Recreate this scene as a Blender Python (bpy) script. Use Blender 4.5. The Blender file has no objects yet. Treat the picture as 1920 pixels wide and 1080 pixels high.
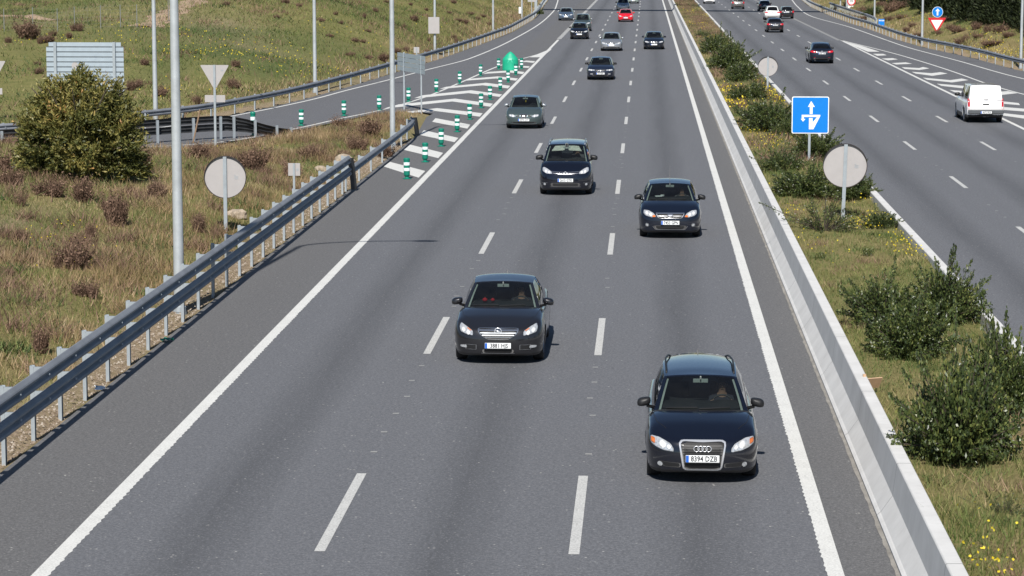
import bpy, bmesh, math, random
import numpy as np
from mathutils import Vector, Matrix
from mathutils.bvhtree import BVHTree
from mathutils.geometry import tessellate_polygon
random.seed(7); RNG = np.random.default_rng(7)
S = bpy.context.scene; COL = S.collection
R = math.radians

# ---------------------------------------------------------------- camera model (used to survey the photograph onto the ground)
FPX = 4760.0; CH = 8.26
TH = math.atan(637/FPX); PS = math.atan(253*math.cos(TH)/FPX)
FW = np.array([-math.sin(PS)*math.cos(TH), math.cos(PS)*math.cos(TH), -math.sin(TH)])
RT = np.array([math.cos(PS), math.sin(PS), 0.0]); UP = np.cross(RT, FW)
def ray(x, y): return FW*FPX + RT*(x-960) - UP*(y-540)
def G(x, y, z=0.0):
    r = ray(x, y); return np.array([0, 0, CH]) + r*((z-CH)/r[2])
def G2(x, y, z=0.0): p = G(x, y, z); return (p[0], p[1])
def at(x, y, Y): r = ray(x, y); return np.array([0, 0, CH]) + r*(Y/r[1])

# ---------------------------------------------------------------- object helpers
def tag(o, label=None, cat=None, group=None, kind=None):
    if label: o['label'] = label
    if cat: o['category'] = cat
    if group: o['group'] = group
    if kind: o['kind'] = kind
    return o
def empty(name, loc=(0, 0, 0), rz=0.0):
    o = bpy.data.objects.new(name, None); COL.objects.link(o); o.location = loc; o.rotation_euler = (0, 0, rz)
    o.empty_display_size = .2; return o
def link(name, me, parent=None):
    o = bpy.data.objects.new(name, me); COL.objects.link(o)
    if parent is not None: o.parent = parent
    return o
def copy_tree(o, parent=None):
    c = o.copy(); COL.objects.link(c)
    if parent is not None: c.parent = parent
    for ch in list(o.children): copy_tree(ch, c)
    return c
class MB:
    """collects faces, builds one mesh"""
    def __init__(s): s.v = []; s.f = []; s.m = []
    def add(s, verts, faces, mi=0):
        b = len(s.v); s.v.extend([tuple(map(float, v)) for v in verts])
        for f in faces: s.f.append(tuple(i+b for i in f)); s.m.append(mi)
        return s
    def box(s, c, d, mi=0, rz=0.0, rx=0.0):
        M = Matrix.Rotation(rz, 3, 'Z') @ Matrix.Rotation(rx, 3, 'X')
        vs = []
        for sx in (-.5, .5):
            for sy in (-.5, .5):
                for sz in (-.5, .5): vs.append(Vector(c) + M @ Vector((sx*d[0], sy*d[1], sz*d[2])))
        return s.add(vs, [(0, 1, 3, 2), (4, 6, 7, 5), (0, 4, 5, 1), (2, 3, 7, 6), (0, 2, 6, 4), (1, 5, 7, 3)], mi)
    def tube(s, pts, rad, n=10, mi=0, caps=True):
        pts = [Vector(p) for p in pts]; rs = rad if isinstance(rad, (list, tuple)) else [rad]*len(pts)
        rings = []; prev = None
        for i, p in enumerate(pts):
            a = pts[max(i-1, 0)]; b = pts[min(i+1, len(pts)-1)]; d = (b-a).normalized()
            u = prev - d*prev.dot(d) if prev is not None else (Vector((1, 0, 0)) if abs(d.x) < .9 else Vector((0, 1, 0)))
            u = (u - d*u.dot(d)).normalized(); w = d.cross(u); prev = u
            rings.append([p + (u*math.cos(t) + w*math.sin(t))*rs[i] for t in [2*math.pi*k/n for k in range(n)]])
        vs = [v for r_ in rings for v in r_]; fs = []
        for i in range(len(pts)-1):
            for k in range(n): fs.append((i*n+k, i*n+(k+1) % n, (i+1)*n+(k+1) % n, (i+1)*n+k))
        if caps: fs.append(tuple(range(n-1, -1, -1))); fs.append(tuple((len(pts)-1)*n+k for k in range(n)))
        return s.add(vs, fs, mi)
    def lathe(s, prof, n=20, axis='Z', c=(0, 0, 0), mi=0):
        vs = []; fs = []
        for (r_, h) in prof:
            for k in range(n):
                t = 2*math.pi*k/n; a, b = r_*math.cos(t), r_*math.sin(t)
                p = (a, b, h) if axis == 'Z' else ((h, a, b) if axis == 'X' else (a, h, b))
                vs.append((p[0]+c[0], p[1]+c[1], p[2]+c[2]))
        for i in range(len(prof)-1):
            for k in range(n): fs.append((i*n+k, i*n+(k+1) % n, (i+1)*n+(k+1) % n, (i+1)*n+k))
        return s.add(vs, fs, mi)
    def grid(s, P, mi=0, close_u=False):
        nu, nv = P.shape[:2]; vs = P.reshape(-1, 3); fs = []
        for i in range(nu-1):
            for j in range(nv-1): fs.append((i*nv+j, (i+1)*nv+j, (i+1)*nv+j+1, i*nv+j+1))
        return s.add(vs, fs, mi)
    def poly(s, pts, z=0.0, mi=0):
        vs = [(p[0], p[1], z) for p in pts]
        tri = tessellate_polygon([[Vector(v) for v in vs]])
        out = []
        for t in tri:
            a, b, c = [Vector(vs[i]) for i in t]
            out.append(t if (b-a).cross(c-a).z > 0 else (t[0], t[2], t[1]))
        return s.add(vs, out, mi)
    def mesh(s, name, mats, smooth=False, weld=0.0, recalc=False, bevel=0.0):
        me = bpy.data.meshes.new(name); me.from_pydata(s.v, [], s.f)
        for m in (mats if isinstance(mats, (list, tuple)) else [mats]): me.materials.append(m)
        if len(me.polygons) == len(s.m): me.polygons.foreach_set('material_index', s.m)
        if weld or recalc or bevel:
            bm = bmesh.new(); bm.from_mesh(me)
            if weld: bmesh.ops.remove_doubles(bm, verts=bm.verts, dist=weld)
            if recalc: bmesh.ops.recalc_face_normals(bm, faces=bm.faces)
            if bevel: bmesh.ops.bevel(bm, geom=list(bm.edges), offset=bevel, segments=1, affect='EDGES', clamp_overlap=True)
            bm.to_mesh(me); bm.free()
        if smooth: me.polygons.foreach_set('use_smooth', [True]*len(me.polygons))
        me.update(); return me
    def obj(s, name, mats, parent=None, **k): return link(name, s.mesh(name, mats, **k), parent)
def np_mesh(name, V, F, mat, attr=None):
    """V (n,3), F (m,k) numpy -> mesh; attr = per-face float 'tint'"""
    me = bpy.data.meshes.new(name); n, (m, k) = len(V), F.shape
    me.vertices.add(n); me.vertices.foreach_set('co', np.ascontiguousarray(V, dtype=np.float32).ravel())
    me.loops.add(m*k); me.loops.foreach_set('vertex_index', np.ascontiguousarray(F, dtype=np.int32).ravel())
    me.polygons.add(m); me.polygons.foreach_set('loop_start', np.arange(0, m*k, k, dtype=np.int32))
    me.polygons.foreach_set('loop_total', np.full(m, k, dtype=np.int32))
    if attr is not None:
        a = me.attributes.new('tint', 'FLOAT', 'FACE'); a.data.foreach_set('value', np.asarray(attr, dtype=np.float32))
    me.materials.append(mat); me.update(calc_edges=True); me.validate(); return me
def smoothstep(a, b, x):
    t = np.clip((np.asarray(x, float)-a)/(b-a), 0, 1); return t*t*(3-2*t)
def pchip(pts):
    xs = np.array([p[0] for p in pts], float); ys = np.array([p[1] for p in pts], float)
    h = np.diff(xs); d = np.diff(ys)/h; m = np.zeros_like(xs); m[0] = d[0]; m[-1] = d[-1]
    for i in range(1, len(xs)-1):
        if d[i-1]*d[i] > 0:
            w1 = 2*h[i]+h[i-1]; w2 = h[i]+2*h[i-1]; m[i] = (w1+w2)/(w1/d[i-1]+w2/d[i])
    def f(x):
        x = np.clip(np.asarray(x, float), xs[0], xs[-1]); i = np.clip(np.searchsorted(xs, x)-1, 0, len(h)-1)
        t = (x-xs[i])/h[i]
        return (2*t**3-3*t**2+1)*ys[i]+(t**3-2*t**2+t)*h[i]*m[i]+(-2*t**3+3*t**2)*ys[i+1]+(t**3-t**2)*h[i]*m[i+1]
    return f
def resample(path, step):
    P = np.array(path, float); seg = np.linalg.norm(np.diff(P, axis=0), axis=1); L = np.concatenate([[0], np.cumsum(seg)])
    n = max(2, int(round(L[-1]/step))+1); s = np.linspace(0, L[-1], n)
    return np.stack([np.interp(s, L, P[:, k]) for k in range(P.shape[1])], 1)
def resample_closed_(pts, n):
    P = np.array(list(pts)+[pts[0]], float); L = np.concatenate([[0], np.cumsum(np.linalg.norm(np.diff(P, axis=0), axis=1))])
    q = np.linspace(0, L[-1], n, endpoint=False); return np.stack([np.interp(q, L, P[:, 0]), np.interp(q, L, P[:, 1])], 1)
def spline(path, step):
    P = np.array(path, float); L = np.concatenate([[0], np.cumsum(np.linalg.norm(np.diff(P, axis=0), axis=1))])
    f = [pchip(list(zip(L, P[:, k]))) for k in range(P.shape[1])]; n = max(2, int(round(L[-1]/step))+1)
    s = np.linspace(0, L[-1], n); return np.stack([g(s) for g in f], 1)
def poly_dist(X, Y, path):
    d = np.full(X.shape, 1e9); P = np.array(path, float)
    for a, b in zip(P[:-1], P[1:]):
        ab = b-a; t = np.clip(((X-a[0])*ab[0]+(Y-a[1])*ab[1])/(ab@ab), 0, 1)
        d = np.minimum(d, np.hypot(X-a[0]-t*ab[0], Y-a[1]-t*ab[1]))
    return d
def inside(X, Y, poly):
    c = np.zeros(X.shape, bool); P = list(poly); j = len(P)-1
    for i in range(len(P)):
        xi, yi = P[i]; xj, yj = P[j]
        with np.errstate(divide='ignore', invalid='ignore'):
            c ^= ((yi > Y) != (yj > Y)) & (X < (xj-xi)*(Y-yi)/((yj-yi) if yj != yi else 1e-9)+xi)
        j = i
    return c

# ---------------------------------------------------------------- materials
def M_(name):
    m = bpy.data.materials.new(name); m.use_nodes = True; nt = m.node_tree; nt.nodes.clear()
    o = nt.nodes.new('ShaderNodeOutputMaterial'); return m, nt, o
def N(nt, t, **k):
    n = nt.nodes.new(t)
    for a, v in k.items():
        if a.startswith('i_'):
            key = a[2:]; n.inputs[int(key) if key.isdigit() else key.replace('_', ' ')].default_value = v
        else: setattr(n, a, v)
    return n
def ramp(nt, fac, stops, interp='LINEAR'):
    r_ = N(nt, 'ShaderNodeValToRGB'); e = r_.color_ramp; e.interpolation = interp
    while len(e.elements) < len(stops): e.elements.new(.5)
    for el, (p, c) in zip(e.elements, stops): el.position = p; el.color = (*c, 1) if len(c) == 3 else c
    nt.links.new(fac, r_.inputs['Fac']); return r_.outputs['Color']
def noise(nt, scale, detail=4, rough=.6, vec=None):
    n = N(nt, 'ShaderNodeTexNoise'); n.inputs['Scale'].default_value = scale; n.inputs['Detail'].default_value = detail
    n.inputs['Roughness'].default_value = rough
    if vec is not None: nt.links.new(vec, n.inputs['Vector'])
    return n.outputs['Fac']
def mixc(nt, fac, a, b, mode='MIX'):
    m = N(nt, 'ShaderNodeMix', data_type='RGBA', blend_type=mode)
    for sock, v in ((0, fac), (6, a), (7, b)):
        if hasattr(v, 'is_linked'): nt.links.new(v, m.inputs[sock])
        else: m.inputs[sock].default_value = v if sock == 0 else (*v, 1) if len(v) == 3 else v
    return m.outputs[2]
def math_(nt, op, a, b=0.0, clamp=False):
    m = N(nt, 'ShaderNodeMath', operation=op, use_clamp=clamp)
    for i, v in enumerate((a, b)):
        if hasattr(v, 'is_linked'): nt.links.new(v, m.inputs[i])
        else: m.inputs[i].default_value = v
    return m.outputs[0]
def pos(nt): return N(nt, 'ShaderNodeNewGeometry').outputs['Position']
def objco(nt): return N(nt, 'ShaderNodeTexCoord').outputs['Object']
def simple(name, col, rough=.5, metal=0.0, var=.12, scale=6, coat=0.0, bump=0.0, spec=.5, bscale=80):
    m, nt, o = M_(name); b = N(nt, 'ShaderNodeBsdfPrincipled'); c = objco(nt)
    n = noise(nt, scale, 5, .65, c)
    lo = tuple(x*(1-var) for x in col); hi = tuple(min(1, x*(1+var)) for x in col)
    nt.links.new(ramp(nt, n, [(.3, lo), (.7, hi)]), b.inputs['Base Color'])
    b.inputs['Roughness'].default_value = rough; b.inputs['Metallic'].default_value = metal
    b.inputs['Coat Weight'].default_value = coat; b.inputs['Coat Roughness'].default_value = .04
    b.inputs['Specular IOR Level'].default_value = spec
    if bump:
        bp = N(nt, 'ShaderNodeBump'); bp.inputs['Strength'].default_value = bump; bp.inputs['Distance'].default_value = .01
        nt.links.new(noise(nt, bscale, 3, .6, c), bp.inputs['Height']); nt.links.new(bp.outputs[0], b.inputs['Normal'])
    nt.links.new(b.outputs[0], o.inputs[0]); return m
def tinted(name, stops, rough=.7, trans=.25, spec=.25):
    """leaf / blade material: colour by the per-face tint, light passing through"""
    m, nt, o = M_(name); a = N(nt, 'ShaderNodeAttribute', attribute_name='tint')
    col = ramp(nt, a.outputs['Fac'], stops)
    b = N(nt, 'ShaderNodeBsdfPrincipled'); nt.links.new(col, b.inputs['Base Color']); b.inputs['Roughness'].default_value = rough
    b.inputs['Specular IOR Level'].default_value = spec
    t = N(nt, 'ShaderNodeBsdfTranslucent'); nt.links.new(col, t.inputs['Color'])
    mx = N(nt, 'ShaderNodeMixShader'); mx.inputs[0].default_value = trans
    nt.links.new(b.outputs[0], mx.inputs[1]); nt.links.new(t.outputs[0], mx.inputs[2]); nt.links.new(mx.outputs[0], o.inputs[0]); return m
MT = {}
MT['steel'] = simple('galvanised steel', (.46, .49, .52), .42, .55, .12, 3, bump=.05)
MT['rail'] = simple('galvanised rail', (.235, .25, .275), .6, .3, .16, 1.5, spec=.2)
MT['darksteel'] = simple('dark grey steel', (.05, .052, .056), .5, .4, .3, 3)  # one dark grey for the short rail, end plates and plank gaps
MT['post'] = simple('galvanised post', (.36, .40, .43), .5, .35, .12, 4)
MT['pole'] = simple('galvanised lamp pole', (.47, .50, .52), .48, .35, .16, 2.2)
MT['signback'] = simple('grey sign back', (.40, .38, .375), .5, .1, .05, 3)
MT['alu'] = simple('aluminium planks', (.40, .47, .53), .45, .3, .06, 3)
MT['rim'] = simple('dark sign edge', (.03, .02, .02), .6)
MT['white'] = simple('white sign sheeting', (.82, .82, .82), .45)
MT['blue'] = simple('blue sign sheeting', (.0, .185, .62), .4, var=.03)
MT['red'] = simple('red sign sheeting', (.55, .02, .03), .4)
MT['black'] = simple('black plastic', (.012, .012, .013), .5)
MT['green'] = simple('green plastic', (.0, .17, .115), .45, var=.15)
MT['marker'] = simple('green moulded plastic', (.01, .33, .19), .42, var=.12, scale=2)
MT['reflect'] = simple('white reflective band', (.75, .82, .84), .35)
MT['rubber'] = simple('tyre rubber', (.012, .012, .013), .75)
MT['chrome'] = simple('chrome', (.68, .69, .71), .2, .92, .03)
MT['alloy'] = simple('alloy wheel', (.42, .43, .45), .3, .8)
MT['trim'] = simple('black car trim', (.014, .014, .015), .45, bump=.02)
MT['grille'] = simple('grille mesh', (.012, .012, .013), .55, bump=.3, bscale=60)
MT['cabin'] = simple('dark cabin plastic', (.028, .030, .032), .7)
MT['seat'] = simple('seat fabric', (.018, .018, .022), .9)
MT['pillar'] = simple('pale pillar trim', (.42, .47, .45), .8)
MT['plate'] = simple('number plate white', (.78, .80, .80), .4, var=.03)
MT['plateblue'] = simple('number plate blue', (.02, .12, .5), .4)
MT['ink'] = simple('plate lettering', (.02, .02, .025), .5)
MT['amber'] = simple('amber lens', (.62, .16, .03), .2, coat=1)
MT['redlens'] = simple('red lens', (.50, .012, .02), .12, coat=1)
MT['wood'] = simple('weathered stake', (.20, .13, .08), .85)
MT['rock'] = simple('pale limestone', (.33, .27, .205), .9, var=.35, scale=5, bump=.6, bscale=8)
MT['card'] = simple('tan cardboard', (.50, .33, .21), .85)
MT['bark'] = simple('grey bark', (.10, .08, .06), .9, var=.3)
MT['cloth'] = simple('dark jacket', (.03, .032, .045), .85)
MT['skin'] = simple('skin', (.34, .20, .14), .55)
MT['hair'] = simple('dark hair', (.02, .014, .01), .6)
MT['redcloth'] = simple('red cloth', (.5, .01, .02), .8)
MT['paper'] = simple('white paper', (.8, .82, .82), .8)
def paint(name, col, metal=0.0, rough=.35):
    m, nt, o = M_(name); b = N(nt, 'ShaderNodeBsdfPrincipled')
    c = objco(nt); n = noise(nt, 900, 1, .5, c)
    nt.links.new(mixc(nt, .5, (*col,), ramp(nt, n, [(.3, tuple(x*.8 for x in col)), (.7, tuple(min(1, x*1.25) for x in col))])), b.inputs['Base Color'])
    b.inputs['Metallic'].default_value = metal; b.inputs['Coat Weight'].default_value = 1.0; b.inputs['Coat Roughness'].default_value = .03
    # road dust along the sills
    sep = N(nt, 'ShaderNodeSeparateXYZ'); nt.links.new(c, sep.inputs[0])
    dn = noise(nt, 5, 4, .6, c)
    d = math_(nt, 'MULTIPLY', math_(nt, 'SUBTRACT', .62, sep.outputs[2], True), math_(nt, 'MULTIPLY', dn, .35))
    rr = math_(nt, 'ADD', rough, d, True); nt.links.new(rr, b.inputs['Roughness'])
    nt.links.new(b.outputs[0], o.inputs[0]); return m
def glassmat(name, tint, dark=.0, ior=1.5):
    m, nt, o = M_(name); t = N(nt, 'ShaderNodeBsdfTransparent'); t.inputs[0].default_value = (*tint, 1)
    g = N(nt, 'ShaderNodeBsdfGlossy'); g.inputs['Roughness'].default_value = .02; g.inputs[0].default_value = (.95, .97, 1, 1)
    fr = N(nt, 'ShaderNodeFresnel'); fr.inputs[0].default_value = ior
    # very faint film of dust
    dn = noise(nt, 3, 4, .6, objco(nt))
    di = N(nt, 'ShaderNodeBsdfDiffuse'); di.inputs[0].default_value = (.5, .5, .48, 1)
    mx0 = N(nt, 'ShaderNodeMixShader'); nt.links.new(math_(nt, 'MULTIPLY', dn, .02), mx0.inputs[0])
    nt.links.new(t.outputs[0], mx0.inputs[1]); nt.links.new(di.outputs[0], mx0.inputs[2])
    mx = N(nt, 'ShaderNodeMixShader'); nt.links.new(fr.outputs[0], mx.inputs[0]); nt.links.new(mx0.outputs[0], mx.inputs[1]); nt.links.new(g.outputs[0], mx.inputs[2])
    nt.links.new(mx.outputs[0], o.inputs[0]); return m
MT['screen'] = glassmat('windscreen glass', (.45, .50, .49))
MT['tint'] = glassmat('tinted side glass', (.20, .23, .23))
def lampmat(name, col, rough=.12):
    m, nt, o = M_(name); b = N(nt, 'ShaderNodeBsdfPrincipled'); c = objco(nt)
    v = N(nt, 'ShaderNodeTexVoronoi'); v.inputs['Scale'].default_value = 26; nt.links.new(c, v.inputs['Vector'])
    nt.links.new(ramp(nt, v.outputs['Distance'], [(.0, tuple(x*.55 for x in col)), (.55, col)]), b.inputs['Base Color'])
    b.inputs['Metallic'].default_value = .45; b.inputs['Roughness'].default_value = rough
    b.inputs['Coat Weight'].default_value = 1; b.inputs['Coat Roughness'].default_value = .02
    nt.links.new(b.outputs[0], o.inputs[0]); return m
MT['lamp'] = lampmat('headlamp housing', (.62, .64, .66))
MT['reflector'] = simple('headlamp reflector', (.92, .92, .90), .22, .35, .04, coat=1)

def asphalt(name, base, tracks=None):
    """tracks: list of (x centre, half width, strength) of darker oil bands along the road"""
    m, nt, o = M_(name); b = N(nt, 'ShaderNodeBsdfPrincipled'); p = pos(nt)
    fine = noise(nt, 17, 5, .9, p); mid = noise(nt, 5, 4, .6, p)
    mp = N(nt, 'ShaderNodeMapping'); mp.inputs['Scale'].default_value = (1.0, .06, 1); nt.links.new(p, mp.inputs[0])
    streak = noise(nt, 1.6, 4, .6, mp.outputs[0])
    col = ramp(nt, fine, [(.39, tuple(x*.42 for x in base)), (.5, base), (.61, tuple(x*1.85 for x in base))])
    col = mixc(nt, .40, col, ramp(nt, mid, [(.3, tuple(x*.86 for x in base)), (.7, tuple(x*1.14 for x in base))]))
    col = mixc(nt, math_(nt, 'MULTIPLY', streak, .28), col, tuple(x*1.35 for x in base))
    if tracks:
        sep = N(nt, 'ShaderNodeSeparateXYZ'); nt.links.new(p, sep.inputs[0])
        wob = math_(nt, 'MULTIPLY', math_(nt, 'SUBTRACT', streak, .5), .8)
        xx = math_(nt, 'ADD', sep.outputs[0], wob); tot = None
        for (xc, hw, st) in tracks:
            d = math_(nt, 'ABSOLUTE', math_(nt, 'SUBTRACT', xx, xc))
            v = math_(nt, 'SUBTRACT', 1.0, math_(nt, 'DIVIDE', d, hw), True)
            v = math_(nt, 'MULTIPLY', v, st); tot = v if tot is None else math_(nt, 'ADD', tot, v, True)
        tot = math_(nt, 'MULTIPLY', tot, math_(nt, 'ADD', .55, streak))
        col = mixc(nt, tot, col, tuple(x*.42 for x in base))
    vo = N(nt, 'ShaderNodeTexVoronoi'); vo.inputs['Scale'].default_value = 7.5; nt.links.new(p, vo.inputs['Vector'])
    vo2 = N(nt, 'ShaderNodeTexVoronoi'); vo2.inputs['Scale'].default_value = 19; nt.links.new(p, vo2.inputs['Vector'])
    sp = ramp(nt, vo.outputs['Distance'], [(.0, (1, 1, 1)), (.10, (.8, .8, .8)), (.16, (0, 0, 0))])
    sp2 = ramp(nt, vo2.outputs['Distance'], [(.0, (1, 1, 1)), (.2, (.6, .6, .6)), (.3, (0, 0, 0))])
    pick = ramp(nt, noise(nt, 3.1, 2, .5, p), [(.55, (0, 0, 0)), (.62, (1, 1, 1))])
    col = mixc(nt, math_(nt, 'MULTIPLY', math_(nt, 'MULTIPLY', sp, pick), .85), col, (.48, .47, .44))
    col = mixc(nt, math_(nt, 'MULTIPLY', sp2, .40), col, (.32, .32, .32))
    nt.links.new(col, b.inputs['Base Color']); b.inputs['Roughness'].default_value = .78; b.inputs['Specular IOR Level'].default_value = .35
    bp = N(nt, 'ShaderNodeBump'); bp.inputs['Strength'].default_value = .5; bp.inputs['Distance'].default_value = .012
    nt.links.new(fine, bp.inputs['Height']); nt.links.new(bp.outputs[0], b.inputs['Normal'])
    nt.links.new(b.outputs[0], o.inputs[0]); return m
tr = []
for xc in (-6.2, -2.7, .8): tr += [(xc, .8, .42)]
for xc in (9.3, 12.8, 16.0): tr += [(xc, .8, .42)]
MT['road'] = asphalt('motorway asphalt', (.112, .115, .124), tr)
MT['shoulder'] = asphalt('shoulder asphalt', (.108, .107, .108))
MT['ramp'] = asphalt('slip road asphalt', (.105, .106, .112))
def linemat(name, col, wear):
    m, nt, o = M_(name); b = N(nt, 'ShaderNodeBsdfPrincipled'); p = pos(nt)
    n1 = noise(nt, 30, 4, .75, p); n2 = noise(nt, 2.2, 3, .6, p)
    w = math_(nt, 'MULTIPLY', ramp(nt, n1, [(.42, (0, 0, 0)), (.66, (1, 1, 1))]), math_(nt, 'MULTIPLY', n2, wear))
    c = mixc(nt, w, col, (.16, .16, .16)); mp = N(nt, 'ShaderNodeMapping'); mp.inputs['Scale'].default_value = (.4, 9, 1); nt.links.new(p, mp.inputs[0])
    n3 = noise(nt, 1.5, 3, .6, mp.outputs[0]); c = mixc(nt, math_(nt, 'MULTIPLY', n3, .22), c, (.42, .41, .38))
    nt.links.new(c, b.inputs['Base Color']); b.inputs['Roughness'].default_value = .7; nt.links.new(b.outputs[0], o.inputs[0]); return m
MT['line'] = linemat('white road paint', (.68, .68, .65), .85)
MT['worn'] = linemat('worn road paint', (.55, .55, .53), 1.3)
MT['faint'] = linemat('faded road paint', (.30, .30, .29), 1.5)
def concrete():
    m, nt, o = M_('barrier concrete'); b = N(nt, 'ShaderNodeBsdfPrincipled'); p = pos(nt)
    n1 = noise(nt, 1.3, 5, .65, p); mp = N(nt, 'ShaderNodeMapping'); mp.inputs['Scale'].default_value = (8, 8, .7); nt.links.new(p, mp.inputs[0])
    st = noise(nt, 1.1, 4, .6, mp.outputs[0]); n3 = noise(nt, 60, 3, .7, p)
    c = ramp(nt, n1, [(.3, (.53, .525, .51)), (.7, (.65, .645, .63))])
    c = mixc(nt, math_(nt, 'MULTIPLY', ramp(nt, st, [(.55, (0, 0, 0)), (.78, (1, 1, 1))]), .22), c, (.27, .265, .255))
    c = mixc(nt, math_(nt, 'MULTIPLY', n3, .18), c, (.35, .34, .33))
    sep = N(nt, 'ShaderNodeSeparateXYZ'); nt.links.new(p, sep.inputs[0])
    # casting joints every six metres, a dirty foot
    fr = math_(nt, 'FRACT', math_(nt, 'DIVIDE', sep.outputs[1], 6.1))
    j = math_(nt, 'LESS_THAN', fr, .004); c = mixc(nt, math_(nt, 'MULTIPLY', j, .75), c, (.10, .10, .10))
    nt.links.new(c, b.inputs['Base Color']); b.inputs['Roughness'].default_value = .85
    bp = N(nt, 'ShaderNodeBump'); bp.inputs['Strength'].default_value = .25; bp.inputs['Distance'].default_value = .01
    nt.links.new(n3, bp.inputs['Height']); nt.links.new(bp.outputs[0], b.inputs['Normal']); nt.links.new(b.outputs[0], o.inputs[0]); return m
MT['concrete'] = concrete()
MT['concretedark'] = simple('dirty concrete foot', (.24, .225, .20), .9, var=.3, scale=2, bump=.3)
def terrain_mat():
    m, nt, o = M_('rough grassland'); b = N(nt, 'ShaderNodeBsdfPrincipled'); p = pos(nt)
    a = N(nt, 'ShaderNodeAttribute', attribute_name='dry'); dd = N(nt, 'ShaderNodeAttribute', attribute_name='dirt')
    n1 = noise(nt, .18, 6, .68, p); n2 = noise(nt, 1.2, 6, .7, p); n3 = noise(nt, 9, 5, .75, p)
    mp = N(nt, 'ShaderNodeMapping'); mp.inputs['Scale'].default_value = (1, .35, 1); mp.inputs['Rotation'].default_value = (0, 0, .6); nt.links.new(p, mp.inputs[0])
    n4 = noise(nt, .9, 6, .7, mp.outputs[0])
    g = ramp(nt, n2, [(.28, (.080, .100, .030)), (.46, (.165, .168, .055)), (.62, (.240, .208, .085)), (.78, (.34, .270, .145))])
    g2 = ramp(nt, n3, [(.3, (.075, .082, .028)), (.7, (.30, .265, .115))])
    g = mixc(nt, .42, g, g2)
    dry = ramp(nt, n4, [(.3, (.175, .130, .062)), (.55, (.31, .225, .118)), (.8, (.44, .335, .20))])
    dry = mixc(nt, .35, dry, ramp(nt, n3, [(.3, (.125, .095, .052)), (.7, (.42, .315, .185))]))
    f = math_(nt, 'ADD', math_(nt, 'MULTIPLY', math_(nt, 'SUBTRACT', n1, .5), 2.2), a.outputs['Fac'], True)
    c = mixc(nt, f, g, dry)
    soil = ramp(nt, n3, [(.25, (.20, .145, .095)), (.55, (.33, .255, .175)), (.8, (.47, .40, .31))])
    f2 = math_(nt, 'ADD', dd.outputs['Fac'], math_(nt, 'MULTIPLY', math_(nt, 'SUBTRACT', n4, .5), math_(nt, 'MULTIPLY', math_(nt, 'MINIMUM', dd.outputs['Fac'], .6), 3.0)), True)
    c = mixc(nt, f2, c, soil)
    lu = N(nt, 'ShaderNodeAttribute', attribute_name='lush'); fl = math_(nt, 'ADD', lu.outputs['Fac'], math_(nt, 'MULTIPLY', math_(nt, 'SUBTRACT', n2, .5), math_(nt, 'MULTIPLY', lu.outputs['Fac'], 2.2)), True)
    c = mixc(nt, fl, c, ramp(nt, n3, [(.3, (.048, .070, .028)), (.7, (.150, .170, .062))]))
    spots = ramp(nt, n4, [(.68, (0, 0, 0)), (.80, (1, 1, 1))]); c = mixc(nt, math_(nt, 'MULTIPLY', spots, .45), c, (.32, .25, .17))
    nt.links.new(c, b.inputs['Base Color']); b.inputs['Roughness'].default_value = .95; b.inputs['Specular IOR Level'].default_value = .1
    bp = N(nt, 'ShaderNodeBump'); bp.inputs['Strength'].default_value = .8; bp.inputs['Distance'].default_value = .12
    nt.links.new(n3, bp.inputs['Height']); nt.links.new(bp.outputs[0], b.inputs['Normal']); nt.links.new(b.outputs[0], o.inputs[0]); return m
MT['terrain'] = terrain_mat()
MT['grass'] = tinted('grass blades', [(0, (.070, .115, .030)), (.3, (.150, .178, .052)), (.55, (.255, .238, .095)), (.8, (.38, .295, .155)), (1, (.47, .37, .23))])
MT['drygrass'] = tinted('dry grass blades', [(0, (.16, .135, .055)), (.4, (.285, .20, .105)), (.7, (.40, .285, .165)), (1, (.53, .41, .27))])
MT['yellow'] = tinted('yellow flower heads', [(0, (.60, .44, .02)), (1, (.75, .62, .06))], trans=.2)
MT['bush'] = tinted('small dark glossy leaves', [(0, (.026, .040, .014)), (.4, (.058, .085, .025)), (.75, (.125, .148, .040)), (1, (.21, .21, .06))], rough=.42, trans=.15, spec=.5)
MT['twig'] = simple('dark twigs', (.055, .042, .032), .9)
MT['brown'] = tinted('dry brown twigs', [(0, (.080, .050, .036)), (.5, (.185, .118, .085)), (1, (.33, .22, .155))], rough=.9, trans=.1, spec=.1)
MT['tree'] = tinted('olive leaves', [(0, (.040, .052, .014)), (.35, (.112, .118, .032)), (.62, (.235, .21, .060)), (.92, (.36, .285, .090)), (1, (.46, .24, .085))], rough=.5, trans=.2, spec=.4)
MT['conifer'] = tinted('dark needles', [(0, (.012, .018, .008)), (.6, (.026, .037, .013)), (1, (.055, .068, .022))], rough=.7, trans=.1)
MT['gravel'] = tinted('loose gravel', [(0, (.14, .105, .075)), (.5, (.25, .195, .145)), (1, (.42, .37, .31))], rough=.9, trans=0, spec=.2)
MT['greytop'] = simple('grey knit top', (.12, .12, .13), .9)
MT['weed'] = tinted('broad green weeds', [(0, (.035, .060, .022)), (.5, (.085, .120, .040)), (1, (.19, .22, .075))], rough=.7, trans=.2)
MT['brightwork'] = simple('polished brightwork', (.82, .83, .85), .25, .65, .03)
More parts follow.
